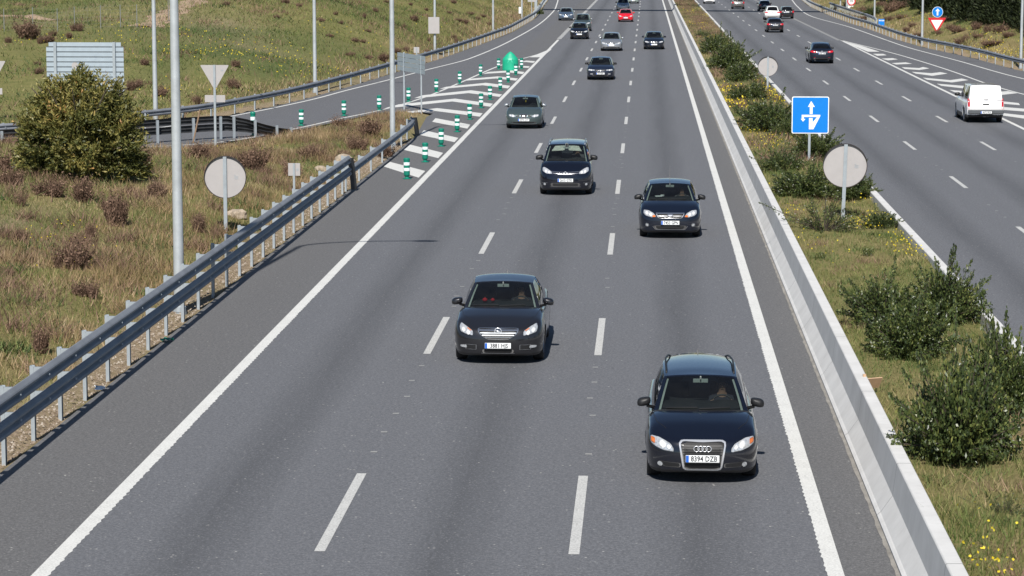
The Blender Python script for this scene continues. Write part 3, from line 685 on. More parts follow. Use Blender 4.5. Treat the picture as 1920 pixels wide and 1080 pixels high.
round_back(-11.84, 70.9, 0, .60, 1.86, 'round blank sign back on a pole behind the near double guard rail')
p = G(1580, 412, SOIL); round_back(p[0], p[1], SOIL, .63, 1.55, 'large round blank sign back leaning among the median shrubs', R(1.5))
p = G(1439, 166, SOIL); round_back(p[0], p[1], SOIL, .55, 1.22, 'smaller round blank sign back farther along the median', R(.3))
def rect_back(x, y, z, w, h, zc, label, group=None):
    root = sign_root('small_sign', x, y, z, label, group); post(root, zc+h*.5, .07, 0, -.03)
    MB().box((0, .015, zc), (w, .02, h)).obj('panel', MT['signback'], root, bevel=.006)
    MB().box((w*.28, .003, zc), (.07, .003, .09)).obj('sticker', MT['steel'], root); return root
rect_back(-11.61, 83.3, 0, .40, .42, 1.0, 'tiny square sign back on a short post behind the near guard rail')
rect_back(-16.4, 181.5, 0, .40, .42, 1.05, 'small square sign back peeping over the planked panel')
rect_back(-13.9, 309, 0, .95, .35, 2.0, 'far small sign back near the end of the hillside guard rail')
def triangle_pts(w, cx=0, cz=0, round_=.05):
    h = w*.866; c = [(-w/2, h/2), (w/2, h/2), (0, -h/2)]; out = []
    for i in range(3):
        a = Vector(c[i]); p = (Vector(c[i-1])-a).normalized(); q = (Vector(c[(i+1) % 3])-a).normalized(); d_ = round_*w
        for k in range(6):
            t = k/5; out.append(tuple((a+p*d_)*(1-t)**2 + a*2*t*(1-t) + (a+q*d_)*t*t))
    return [(x+cx, z+cz) for x, z in out]
def plate_xz(pts, y0, y1):
    """solid plate from an outline in x,z"""
    n = len(pts); mb = MB(); tri = tessellate_polygon([[Vector((x, z, 0)) for x, z in pts]])
    A = [(x, y0, z) for x, z in pts]; B = [(x, y1, z) for x, z in pts]
    def orient(t, s):
        a, b_, c = [Vector((pts[i][0], pts[i][1], 0)) for i in t]; ccw = (b_-a).cross(c-a).z > 0
        return t if ccw == s else (t[0], t[2], t[1])
    mb.add(A+B, [orient(t, True) for t in tri]+[tuple(i+n for i in orient(t, False)) for t in tri]+[(i, (i+1) % n, (i+1) % n+n, i+n) for i in range(n)]); return mb
def yield_back(x, y, z, w, zc, label, plate=True):
    root = sign_root('triangular_sign', x, y, z, label, 'triangular sign backs'); post(root, zc+w*.44, .095, 0, -.035)
    plate_xz(triangle_pts(w, 0, zc), .0, .025).obj('panel', MT['signback'], root)
    if plate: MB().box((0, .012, zc-w*.433-.35), (.86, .02, .30)).obj('sub_panel', MT['signback'], root, bevel=.006)
    s = MB().box((w*.26, -.002, zc+w*.25), (.09, .003, .05)); s.obj('sticker', MT['steel'], root); return root
yield_back(-18.0, 105.5, 0, 1.22, 2.9, 'triangular sign back with a small plate below, beside the slip road')
p = at(-14, 118, 119.0); yield_back(p[0], 119, 0.2, 1.25, p[2]-.2-.45, 'partly cropped triangular sign back at the picture edge by the bush')
root = sign_root('panel_sign', -12.48, 130.9, 0, 'grey planked sign back on two thin posts at the chevrons')
e = np.array([-11.3+12.48, 127.6-130.9]); L_ = np.linalg.norm(e); ang = math.atan2(e[1], e[0]); e /= L_
e2 = np.array([math.cos(R(-8)), math.sin(R(-8))])
post(root, 2.95, .07); MB().box((1.16, -3.0, 1.3), (.07, .05, 3.2)).obj('post', MT['post'], root)
pl = MB()
for k in range(4): pl.box((.48, -1.42, 2.09+k*.235), (1.85, .035, .215), rz=R(0))
pl.v = [(x, -1.55+(y+1.42)-2.58*(x-.58), z) for x, y, z in pl.v]; pl.obj('panel', MT['alu'], root)
# big direction sign seen from behind
sg = sign_root('direction_sign', -27.12, 122.0, 0, 'large blue-grey planked back of a road sign behind the bush'); wS = 3.78; z0 = 1.35; hS = 2.42
mb = MB()
for k in range(10): mb.box((0, 0, z0+(k+.5)*hS/10), (wS-(.25 if k == 9 else 0), .04, hS/10-.045)); mb.box((0, .0, z0+(k+.02)*hS/10), (wS-.05, .02, .05), 1)
mb.obj('panel', [MT['alu'], MT['darksteel']], sg, bevel=.004)
for x in (-1.44, 1.44): MB().box((x, -.09, (z0+hS)/2-.2), (.13, .12, z0+hS+.4)).obj('post', MT['post'], sg)
ds = disc(.16, .01, 24); ds.v = [(a-.5, b_-.03, c+z0+1.28) for a, b_, c in ds.v]; ds.obj('sticker', MT['signback'], sg)
# blue arrow sign in the median
p = G(1518, 305, SOIL); bs = sign_root('blue_sign', p[0], p[1], SOIL, 'square blue sign with white arrows standing among the median shrubs')
sz = 1.33; zc = 1.72; post(bs, zc+.3, .085, -.02, .04)
def rrect(w, h, r=.06, n=5):
    o_ = []
    for cx, cz, a0 in ((w/2-r, h/2-r, 0), (-w/2+r, h/2-r, 90), (-w/2+r, -h/2+r, 180), (w/2-r, -h/2+r, 270)):
        for k in range(n+1): t = R(a0+90*k/n); o_.append((cx+r*math.cos(t), cz+r*math.sin(t)))
    return o_
def off(pts, dx=0, dz=0): return [(x+dx, z+dz) for x, z in pts]
plate_xz(off(rrect(sz, sz), 0, zc), 0, .03).obj('panel', MT['white'], bs)
plate_xz(off(rrect(sz*.955, sz*.955, .045), 0, zc), -.004, -.001).obj('face', MT['blue'], bs)
def px2(pts): return [((x-180)/288*sz, zc-(y-182)/288*sz) for x, y in pts]
ar = MB()
for q in ([(185, 72), (214, 118), (197, 118), (197, 174), (175, 174), (175, 118), (160, 118)], [(113, 180), (257, 180), (257, 190), (205, 293), (170, 293), (170, 205), (198, 205), (198, 240), (232, 197), (130, 197), (130, 212), (142, 212), (124, 234), (106, 212), (113, 212)]):
    pc = plate_xz(px2(q), -.008, -.0045); ar.add(pc.v, pc.f)
ar.obj('arrow', MT['white'], bs)
# signs beyond the opposite lanes
tr_ = sign_root('warning_sign', 25.9, 229.5, 0, 'white triangle with red border under a blue arrow disc'); post(tr_, 3.0, .09, 0, .05)
zt = 8.26-((45+97)/4760)*229.5; z0t = zt
plate_xz(triangle_pts(1.62, 0, z0t), 0, .02).obj('border', MT['red'], tr_); plate_xz(triangle_pts(1.05, 0, z0t+.04), -.006, -.002).obj('face', MT['white'], tr_)
zd = 8.26-((20+97)/4760)*229.5
q = disc(.48, .02); q.v = [(a+.04, b_, c+zd) for a, b_, c in q.v]; q.obj('disc_border', MT['white'], tr_)
q = disc(.45, .01); q.v = [(a+.04, b_-.012, c+zd) for a, b_, c in q.v]; q.obj('disc', MT['blue'], tr_)
plate_xz(off([(0, .32), (.2, .08), (.07, .08), (.07, -.3), (-.07, -.3), (-.07, .08), (-.2, .08)], .04, zd), -.024, -.019).obj('arrow', MT['white'], tr_)
bp = sign_root('information_sign', 23.95, 262, 0, 'small blue panel with white markings beside a far lamp post'); post(bp, 1.0, .07, 0, .04)
MB().box((0, 0, .78), (.60, .03, .66)).obj('panel', MT['blue'], bp)
k = MB()
for j in range(4): k.box((-.2+j*.14, -.018, .95), (.08, .004, .12))
k.obj('lettering', MT['white'], bp)
sp = sign_root('speed_sign', 25.64, 322, 0, 'round speed limit sign with red ring above a white plate'); post(sp, 1.9, .08, 0, .05)
zs = 8.26-(.5+97)/4760*322
q = disc(.52, .02); q.v = [(a, b_, c+zs) for a, b_, c in q.v]; q.obj('ring', MT['red'], sp)
q = disc(.38, .01); q.v = [(a, b_-.014, c+zs) for a, b_, c in q.v]; q.obj('face', MT['white'], sp)
MB().box((0, 0, zs-.72), (.85, .02, .34)).box((.1, -.012, zs-.72), (.3, .004, .12), 1).obj('sub_panel', [MT['white'], MT['black']], sp)
def text_mesh(txt, size, name, m, parent, loc, rot=(R(90), 0, 0), ext=.0015, sx=1.0):
    cu = bpy.data.curves.new('t', 'FONT'); cu.body = txt; cu.size = size; cu.align_x = 'CENTER'; cu.align_y = 'CENTER'; cu.extrude = ext; cu.resolution_u = 2; cu.offset = size*.018
    t = bpy.data.objects.new('t', cu); COL.objects.link(t); dg = bpy.context.evaluated_depsgraph_get()
    me = bpy.data.meshes.new_from_object(t.evaluated_get(dg)); bpy.data.objects.remove(t); bpy.data.curves.remove(cu)
    me.materials.clear(); me.materials.append(m); o = link(name, me, parent); o.location = loc; o.rotation_euler = rot; o.scale = (sx, 1, 1); return o
text_mesh('70', .42, 'lettering', MT['black'], sp, (0, -.022, zs))
# green / white flexible marker posts
def bollard():
    root = empty('marker_post', (0, 0, 0))
    MB().lathe([(0, .0), (.16, .0), (.16, .025), (.09, .04), (.065, .07), (.06, .10), (.09, .15), (.112, .20), (.112, .92), (.122, .94), (.122, 1.0), (.10, 1.04), (.05, 1.055), (0, 1.055)], 20).obj('body', MT['green'], root, smooth=False)
    for z in (.40, .68): MB().lathe([(.1125, z), (.116, z+.004), (.116, z+.146), (.1125, z+.15)], 20).obj('band', MT['reflect'], root)
    return root
B1 = [(763, 335.5), (797, 304), (827, 274.5), (857, 247.5), (881, 224), (902, 202.5), (919, 187), (938, 169.5), (953, 154.5), (967, 141), (978, 129.5)]
B2 = [(475, 255), (565, 235.5), (645, 217), (711, 206.5), (766, 190.5), (818, 172.5), (862, 157), (901, 142.5), (935, 130)]
rows = [(B1, 'green and white marker post in the row by the through lanes', 'marker posts along the main lane edge'), (B2, 'green and white marker post in the row by the slip road', 'marker posts along the slip road edge')]
names1 = ['nearest the camera on the first wide stripe', 'on the second wide stripe', 'on the third wide stripe', 'on the fourth wide stripe', 'beside the first bent chevron', 'beside the second bent chevron', 'beside the third bent chevron', 'level with the grey car roof far side', 'just before the green drum', 'beside the green drum', 'past the green drum on its lane side']
names2 = ['half hidden behind the short dark guard rail', 'where the short dark guard rail ends', 'next along from the short dark guard rail', 'behind the thick grass at the gore', 'beside the planked sign on thin posts', 'fourth before the green drum', 'third before the green drum', 'second before the green drum', 'against the slip road side of the green drum']
proto = bollard(); first = True
for (pts, lab, grp), nms in zip(rows, (names1, names2)):
    for (px, py), nm in zip(pts, nms):
        o = proto if first else copy_tree(proto); first = False; p = G(px, py); o.scale = (1, 1, 1.02 if (px, py) == B2[0] else .72)
        o.location = (p[0], p[1], .0045); o.rotation_euler = (random.uniform(-.02, .02), random.uniform(-.02, .02), 0)
        tag(o, 'green white-banded marker post '+nm, 'marker post', grp)
# big green drum at the gore nose
hm = empty('gore_marker', (-9.25, 173.5, 0)); tag(hm, 'large pointed green plastic drum at the tip of the chevrons', 'marker drum')
MT['green2'] = simple('pale green moulding', (.05, .46, .29), .4); mb = MB(); n = 14; rings = []
for (sx, sy, z, tip) in ((.55, .42, 0.0, 0), (.56, .43, .06, 0), (.55, .42, .30, 0), (.54, .41, .72, 0), (.50, .37, .82, .0), (.22, .16, 1.14, 0), (.04, .04, 1.27, 1)):
    rg = []
    for k in range(n+1):
        t = math.pi*k/n; x = -sx*math.cos(t); y = -sy*math.sin(t)*1.0; zz = z
        if .7 < z < 1: zz = z + .0*x
        rg.append((x, y, zz))
    rings.append(rg)
mb.grid(np.array(rings).transpose(1, 0, 2)[::-1])
mb.add([r_[0] for r_ in rings]+[r_[-1] for r_ in rings], [tuple(list(range(len(rings)))+list(range(2*len(rings)-1, len(rings)-1, -1)))])
mb.obj('body', MT['marker'], hm, recalc=True)
for s in (-1, 1):
    plate_xz([(s*.05, .66), (s*.18, .50), (s*.18, .58), (s*.10, .68), (s*.18, .78), (s*.18, .86)][::s], -.41, -.385).obj('arrow', MT['green2'], hm)
# odds and ends on the verge
o = MB().tube([(0, 0, 0), (.25, .4, 1.4)], .035, 6).obj('wooden_stake', MT['wood']); o.location = G(362, 268); tag(o, 'brown wooden stake leaning on the short dark guard rail', 'stake')
o = MB().tube([(0, 0, 0), (0, 0, 1.15)], .04, 6).obj('wooden_stake', MT['pole']); o.location = G(273, 262); tag(o, 'thin upright grey stake next to the olive bush', 'stake')
npb = 5200; Xp = -10.25-np.abs(RNG.normal(0, .35, npb)); Yp = 36+RNG.random(npb)**1.4*76; Pp = np.stack([Xp, Yp, terrain(Xp, Yp)+.006], 1); sp_ = RNG.uniform(.012, .034, npb)[:, None]
off4 = np.array([[-1, -.6, -.3], [1, -.6, -.3], [0, 1, -.3], [0, 0, .8]]); Vp = (Pp[:, None, :]+off4[None]*sp_[:, None, :]*RNG.uniform(.6, 1.3, (npb, 4, 1))).reshape(-1, 3); b4 = np.arange(npb)[:, None]*4; Fp = np.concatenate([b4+np.array([0, 1, 3]), b4+np.array([1, 2, 3]), b4+np.array([2, 0, 3])])
tag(link('gravel', np_mesh('gravel', Vp, Fp, MT['gravel'], np.tile(RNG.random(npb), 3))), kind='stuff')
def rock(name, p, r, lab, grp='rocks on the verge'):
    bm = bmesh.new(); bmesh.ops.create_icosphere(bm, subdivisions=2, radius=1)
    for v in bm.verts: v.co *= 1+random.uniform(-.22, .22); v.co = Vector((v.co.x*r, v.co.y*r*.8, v.co.z*r*.62+r*.3))
    me = bpy.data.meshes.new('rock'); bm.to_mesh(me); bm.free(); me.materials.append(MT['rock']); o = link(name, me); o.location = p; tag(o, lab, 'rock', grp)
rock('rock', hit0(644, 308), .42, 'pale limestone rock behind the end of the upper guard rail')
rock('rock', hit0(603, 322), .25, 'small pale rock by the short square sign post')
rock('rock', hit0(444, 408), .28, 'pale rock beside the round sign pole on the verge')
p = G(1650, 740, SOIL); cb = MB(); cb.box((0, 0, .10), (.30, .02, .22), rz=.5, rx=.5); cb.box((-.16, -.03, .13), (.05, .05, .26), rz=.2); o = cb.obj('cardboard', MT['card']); o.location = (4.02, p[1]+.5, SOIL+.02); tag(o, 'torn tan cardboard piece lying against the near concrete barrier', 'cardboard')
def rag(p, s, m, lab):
    mb = MB(); P = np.zeros((5, 5, 3))
    for i in range(5):
        for j in range(5): P[i, j] = ((i-2)*s*.3+random.uniform(-.02, .02), (j-2)*s*.3+random.uniform(-.02, .02), .02+random.uniform(0, .07))
    o = mb.grid(P).obj('litter', m, smooth=True); o.location = p; tag(o, lab, 'litter', 'litter along the guard rail')
rag(G(186, 732), .16, MT['paper'], 'crumpled white paper under the near guard rail'); rag(G(312, 641), .2, MT['marker'], 'green plastic scrap lying under the near guard rail')
# wire fence and dirt track on the hillside
tr0 = [hit0(x, y) for x, y in [(268, 50), (285, 45), (302, 37), (318, 26), (332, 17), (350, 9), (372, 1)]]
mb = MB(); P = spline([(p[0], p[1]) for p in tr0], 1.0); T = np.gradient(P, axis=0); T /= np.linalg.norm(T, axis=1)[:, None]; Nn = np.stack([-T[:, 1], T[:, 0]], 1); Wd = 1.3
Q = np.stack([P+Nn*Wd*s for s in (-1, -.5, 0, .5, 1)], 0); Z = terrain(Q[..., 0], Q[..., 1])+.05
def track(points, w, nm):
    P = spline(points, .8); T = np.gradient(P, axis=0); T /= np.linalg.norm(T, axis=1)[:, None]; Nn = np.stack([-T[:, 1], T[:, 0]], 1)
    wv = w*(1+.25*np.sin(np.arange(len(P))*.9)+.15*np.sin(np.arange(len(P))*2.3))
    Q = np.stack([P+Nn*(wv*s)[:, None] for s in (-1, -.5, 0, .5, 1)], 0); Z = terrain(Q[..., 0], Q[..., 1])+np.array([.0, .05, .06, .05, .0])[:, None]
    o = MB().grid(np.concatenate([Q, Z[..., None]], 2)[::-1]).obj(nm, MT['dirt'], smooth=True); tag(o, kind='structure')
MT['dirt'] = simple('bare dirt track', (.33, .235, .155), .95, var=.25, scale=1.2, bump=.3, bscale=6)
track([(p[0], p[1]) for p in tr0], .9, 'dirt_path')
track([tuple(hit0(x, y)[:2]) for x, y in [(-10, 30), (30, 30), (70, 34), (104, 38)]], .5, 'dirt_path')
fpx = [(8, 60), (62, 57), (108, 59), (140, 56), (189, 53), (226, 52), (257, 52), (316, 40)]
fp = [hit0(x, y) for x, y in fpx]; root = empty('wire_fence', fp[0]); tag(root, 'wire mesh fence on thin posts crossing the grassy slope', 'fence'); f0 = fp[0]
wm = MB(); MT['wirem'] = simple('grey fence wire', (.22, .23, .22), .6, .2)
for i, p in enumerate(fp):
    h = 46/4760*p[1]*.95; MB().tube([p-f0+[0, 0, -.3], p-f0+[0, 0, h]], .026, 6).obj('post', MT['wirem'], root)
for a, b_ in zip(fp[:-1], fp[1:]):
    h = 46/4760*a[1]*.9
    for k in range(7): wm.tube([a-f0+[0, 0, .1+k*h/6.5], b_-f0+[0, 0, .1+k*h/6.5]], .003, 3, caps=False)
    nn = max(2, int(np.linalg.norm(b_-a)/.8))
    for k in range(nn): q = a+(b_-a)*k/nn; wm.tube([q-f0+[0, 0, .1], q-f0+[0, 0, h]], .0025, 3, caps=False)
wm.obj('wire_mesh', MT['wirem'], root)
# ---------------------------------------------------------------- vegetation
def rvec(n): v = RNG.normal(size=(n, 3)); return v/np.linalg.norm(v, axis=1)[:, None]
def leaves(C, D, ln, w):
    """diamond leaf faces: centres, directions, length, width"""
    n = len(C); side = np.cross(D, rvec(n)); side /= np.linalg.norm(side, axis=1)[:, None]+1e-9
    ln = np.broadcast_to(ln, (n,))[:, None]; w = np.broadcast_to(w, (n,))[:, None]
    V = np.stack([C-D*ln/2, C+side*w/2+D*ln*.08, C+D*ln/2, C-side*w/2+D*ln*.08], 1).reshape(-1, 3)
    return V, np.arange(n*4).reshape(n, 4)
def blades(P, h, w, lean=.35, dirs=None):
    n = len(P); a = RNG.uniform(0, 6.283, n); sx = np.stack([np.cos(a), np.sin(a), 0*a], 1)*(np.broadcast_to(w, (n,))[:, None]/2)
    tip = RNG.normal(0, lean, (n, 2))
    if dirs is not None: tip = tip+dirs
    T = P + np.stack([tip[:, 0], tip[:, 1], np.ones(n)], 1)*np.broadcast_to(h, (n,))[:, None]
    return np.stack([P-sx, P+sx, T], 1).reshape(-1, 3), np.arange(n*3).reshape(n, 3)
def patch(X, Y, f): return np.sin(X*f+1.3*np.sin(Y*f*.7))*np.sin(Y*f*.9+.8*np.sin(X*f*.6+1))
def scatter(n, x0, x1, y0, y1, ok): 
    X = RNG.uniform(x0, x1, n); Y = RNG.uniform(y0, y1, n); m = ok(X, Y); return X[m], Y[m]
def inview(X, Y, mg=170):
    d = Y*FW[1]+X*FW[0]+CH*-FW[2]; u = 960+FPX*(X*RT[0]+Y*RT[1])/d; return (u > -mg) & (u < 1920+mg)
# near verge
Xv, Yv = scatter(330000, -30, -10.9, 38, 132, lambda x, y: inview(x, y) & (asphalt_sd(x, y) > .45) & ~inside(x, y, LEFT_REG))
dens = np.clip(.75+.4*patch(Xv, Yv, .55)+.25*patch(Xv, Yv, 1.9), .2, 1)*np.where(asphalt_sd(Xv, Yv) < 1.3, .35, 1); keep = RNG.random(len(Xv)) < dens*.8; Xv, Yv = Xv[keep], Yv[keep]
Zv = terrain(Xv, Yv)
drym = (patch(Xv+11, Yv, .42)+.8*patch(Xv, Yv+3, 1.1)+RNG.normal(0, .30, len(Xv))+.55*smoothstep(90, 108, Yv)+.25*smoothstep(-17, -12, Xv)) > .36
for nm, msk, mt, hh in (('grass', ~drym, MT['grass'], (.07, .24)), ('dry_grass', drym, MT['drygrass'], (.14, .44))):
    P = np.stack([Xv, Yv, Zv-.02], 1)[msk]; k = np.clip(.5+.5*patch(P[:, 0], P[:, 1], 1.7), 0, 1)
    V, F = blades(P, RNG.uniform(hh[0], hh[1], len(P))*(.55+.65*k), RNG.uniform(.014, .032, len(P)), .42)
    tag(link(nm, np_mesh(nm, V, F, mt, np.clip(.42+.28*patch(P[:, 0], P[:, 1]+5, .8)+RNG.normal(0, .20, len(P)), 0, 1))), kind='stuff')
# median grass
Xm = RNG.uniform(3.93, 6.93, 120000); Ym = 29+RNG.random(120000)**1.9*330
dens = np.clip(.75+.35*patch(Xm*2, Ym, .9), .25, 1); k = RNG.random(len(Xm)) < dens; Xm, Ym = Xm[k], Ym[k]; P = np.stack([Xm, Ym, median_z(Xm, Ym)-.01], 1)
far = smoothstep(40, 200, Ym)
V, F = blades(P, RNG.uniform(.04, .17, len(P))*(1+.5*np.clip(patch(Xm*1.5, Ym, .8), 0, 1)+.5*far), RNG.uniform(.010, .02, len(P))*(1+1.2*far), .45)
tag(link('grass', np_mesh('grass', V, F, MT['grass'], np.clip(.36+.26*patch(Xm*1.3, Ym+2, .9)+.22*far+RNG.normal(0, .17, len(P)), 0, 1))), kind='stuff')
# hillsides
Xh, Yh = scatter(620000, -110, -10, 100, 420, lambda x, y: inview(x, y) & (asphalt_sd(x, y) > .8) & inside(x, y, LEFT_REG))
k = RNG.random(len(Xh)) < np.clip(.40+.35*patch(Xh, Yh, .5)+.2*patch(Xh, Yh, 1.4), .06, .85)*np.where(Xh < -60, .35, 1); Xh, Yh = Xh[k], Yh[k]
Xr, Yr = scatter(260000, 22.5, 75, 130, 430, lambda x, y: inview(x, y) & inside(x, y, RIGHT_REG) & (asphalt_sd(x, y) > .8)); k = RNG.random(len(Xr)) < np.clip(.45+.4*patch(Xr, Yr, .45), .1, .8); Xr, Yr = Xr[k], Yr[k]
for (X, Y, gd) in ((Xh, Yh, GUARD_L), (Xr, Yr, GUARD_R)):
    P = np.stack([X, Y, terrain(X, Y)-.02], 1); dg = poly_dist(X, Y, gd); LS = np.zeros_like(X)
    for (px, py, w_, h_, s_) in LUSH:
        p_ = hitc(px, py); q_ = hitc(px+w_, py); t_ = hitc(px, py-h_); LS = np.maximum(LS, s_*np.exp(-(((X-p_[0])/max(.5, np.hypot(*(q_-p_)[:2])))**2+((Y-p_[1])/max(.5, np.hypot(*(t_-p_)[:2])))**2)*1.2))
    tt = np.clip(.34-.34*LS+.22*patch(X, Y+7, .16)+.14*patch(X, Y, .6)+.4*(1-smoothstep(1, 6, dg))+RNG.normal(0, .13, len(X)), 0, 1)
    V, F = blades(P, RNG.uniform(.10, .34, len(P))*(1+.5*(1-smoothstep(1, 5, dg))), RNG.uniform(.03, .075, len(P)), .5); tag(link('grass', np_mesh('grass', V, F, MT['grass'], tt)), kind='stuff')
def scrub(name, X, Y, zf, mat_, hh, ww, tlo, thi, lean=.7):
    P = np.stack([X, Y, zf(X, Y)-.01], 1); V, F = blades(P, RNG.uniform(hh[0], hh[1], len(P)), RNG.uniform(ww[0], ww[1], len(P)), lean); tag(link(name, np_mesh(name, V, F, mat_, RNG.uniform(tlo, thi, len(P)))), kind='stuff')
def clumps(n, per, r, x0, x1, y0, y1, ok):
    cx = RNG.uniform(x0, x1, n); cy = RNG.uniform(y0, y1, n); k = np.repeat(np.arange(n), per); rr = RNG.uniform(.4, 1.6, n)[k]*r; X = cx[k]+RNG.normal(0, 1, n*per)*rr; Y = cy[k]+RNG.normal(0, 1, n*per)*rr*1.3; m = ok(X, Y); return X[m], Y[m]
okv = lambda x, y: inview(x, y) & (asphalt_sd(x, y) > .7) & ~inside(x, y, LEFT_REG) & (x < -10.9)
X, Y = clumps(480, 110, .42, -28, -11.4, 44, 128, okv); scrub('dry_weeds', X, Y, terrain, MT['brown'], (.10, .42), (.012, .03), .05, .9)
X, Y = clumps(150, 120, .40, -28, -11.4, 44, 128, okv); scrub('green_weeds', X, Y, terrain, MT['weed'], (.06, .26), (.02, .05), 0, 1, 1.0)
okh = lambda x, y: inview(x, y) & (asphalt_sd(x, y) > 1.0) & inside(x, y, LEFT_REG)
X, Y = clumps(900, 60, .9, -90, -10, 105, 400, okh); scrub('dry_weeds', X, Y, terrain, MT['brown'], (.10, .40), (.03, .06), .1, 1.0)
X, Y = clumps(800, 70, 1.3, -80, -12, 105, 330, okh); scrub('green_weeds', X, Y, terrain, MT['weed'], (.08, .34), (.04, .08), 0, .9, .9)
# weeds crowding the foot of the far guard rail
gp = resample(GUARD_L, .06); gp = gp[(gp[:, 1] < 300) & (gp[:, 0] > -40)]; o_ = np.abs(RNG.normal(0, 1.6, len(gp)))+.7; X = gp[:, 0]-o_; Y = gp[:, 1]+RNG.normal(0, .5, len(gp)); m = okh(X, Y); scrub('dry_weeds', X[m], Y[m], terrain, MT['brown'], (.15, .6), (.025, .05), .2, 1.0, .5)
okr = lambda x, y: inview(x, y) & (asphalt_sd(x, y) > 1.0) & inside(x, y, RIGHT_REG)
X, Y = clumps(300, 70, .9, 23, 50, 150, 400, okr); scrub('dry_weeds', X, Y, terrain, MT['brown'], (.10, .45), (.03, .06), .1, 1.0)
X, Y = clumps(200, 70, 1.0, 23, 50, 150, 400, okr); scrub('green_weeds', X, Y, terrain, MT['weed'], (.10, .4), (.03, .07), .2, 1.0, .9)
okm = lambda x, y: (x > 4.0) & (x < 6.9)
X, Y = clumps(420, 80, .34, 4.1, 6.8, 88, 400, okm); scrub('dry_weeds', X, Y, median_z, MT['brown'], (.10, .42), (.02, .045), .1, 1.0)
X, Y = clumps(260, 80, .38, 4.1, 6.8, 88, 400, okm); scrub('green_weeds', X, Y, median_z, MT['weed'], (.08, .34), (.02, .05), .0, .8, .8)
X, Y = clumps(46, 70, .20, 4.15, 6.8, 29, 88, okm); scrub('dry_weeds', X, Y, median_z, MT['brown'], (.06, .26), (.008, .018), .1, 1.0)
X, Y = clumps(70, 70, .22, 4.15, 6.8, 29, 88, okm); scrub('green_weeds', X, Y, median_z, MT['weed'], (.05, .18), (.012, .03), .2, 1.0, .8)
# flowers
def flowers(P, r, name='flowers'):
    V, F = leaves(P, rvec(len(P)), r, r); tag(link(name, np_mesh(name, V, F, MT['yellow'], RNG.random(len(P)))), kind='stuff')
pts = []
for (px, py, n, s) in [(1340, 30, 70, .8), (1310, 45, 60, .9), (1330, 70, 30, .6), (1300, 20, 60, .8), (1360, 165, 40, .45), (1380, 178, 60, .55), (1385, 190, 50, .45), (1420, 170, 60, .5), (1450, 166, 70, .45), (1465, 185, 70, .5), (1480, 182, 60, .4), (1400, 240, 40, .4), (1365, 190, 50, .4), (1440, 258, 50, .4), (1455, 268, 50, .35), (1425, 275, 15, .5), (1470, 345, 16, .4), (1480, 392, 30, .3), (1615, 418, 60, .28), (1660, 405, 70, .28), (1690, 410, 50, .3), (1700, 455, 60, .3), (1720, 470, 50, .28), (1515, 445, 14, .3), (1545, 470, 8, .3), (1830, 1045, 12, .12), (1870, 1060, 14, .12), (1835, 990, 6, .2), (1630, 375, 16, .2)]:
    p = G(px, py, SOIL+.15)
    for _ in range(int(n*1.5)):
        x = p[0]+random.gauss(0, s); y = p[1]+random.gauss(0, s*3.2 if py > 300 else s*7)
        if 3.98 < x < 6.95: pts.append((x, y, median_z(x, y)+random.uniform(.08, .30)))
P = np.array(pts); flowers(P, np.where(P[:, 1] > 110, .095, .045))
pts = []
for (px, py, n, s) in [(110, 450, 70, .5), (130, 470, 50, .5), (145, 500, 40, .5), (310, 275, 80, .8), (330, 262, 60, .6), (505, 290, 40, .3), (410, 278, 30, .5), (205, 82, 90, 1.2), (72, 78, 80, 1.2), (372, 100, 260, 3), (430, 100, 220, 2.5), (450, 95, 160, 2), (550, 115, 200, 2), (565, 130, 160, 2), (240, 55, 120, 2), (185, 68, 120, 2), (360, 92, 100, 2), (680, 75, 90, 2), (840, 60, 90, 1.6), (960, 20, 60, 2), (350, 175, 90, 1.2), (420, 75, 120, 2.5)]:
    p = hit0(px, py)
    for _ in range(n//3 if py < 250 else n//2):
        x = p[0]+random.gauss(0, s); y = p[1]+random.gauss(0, s*2.0); pts.append((x, y, 0))
for (px, py, n, s) in [(1880, 95, 500, 2.0), (1900, 105, 400, 1.6), (1820, 60, 160, 2), (1700, 25, 200, 3), (1650, 22, 160, 3), (1760, 30, 160, 3), (1850, 100, 250, 1.5), (1720, 40, 200, 3)]:
    p = hit0(px, py)
    for _ in range(n//3): pts.append((p[0]+random.gauss(0, s*.6), p[1]+random.gauss(0, s*3), 0))
P = np.array(pts); P = P[asphalt_sd(P[:, 0], P[:, 1]) > .6]; P[:, 2] = terrain(P[:, 0], P[:, 1])+RNG.uniform(.08, .32, len(P)); flowers(P, np.where(P[:, 1] > 115, .08, .04))

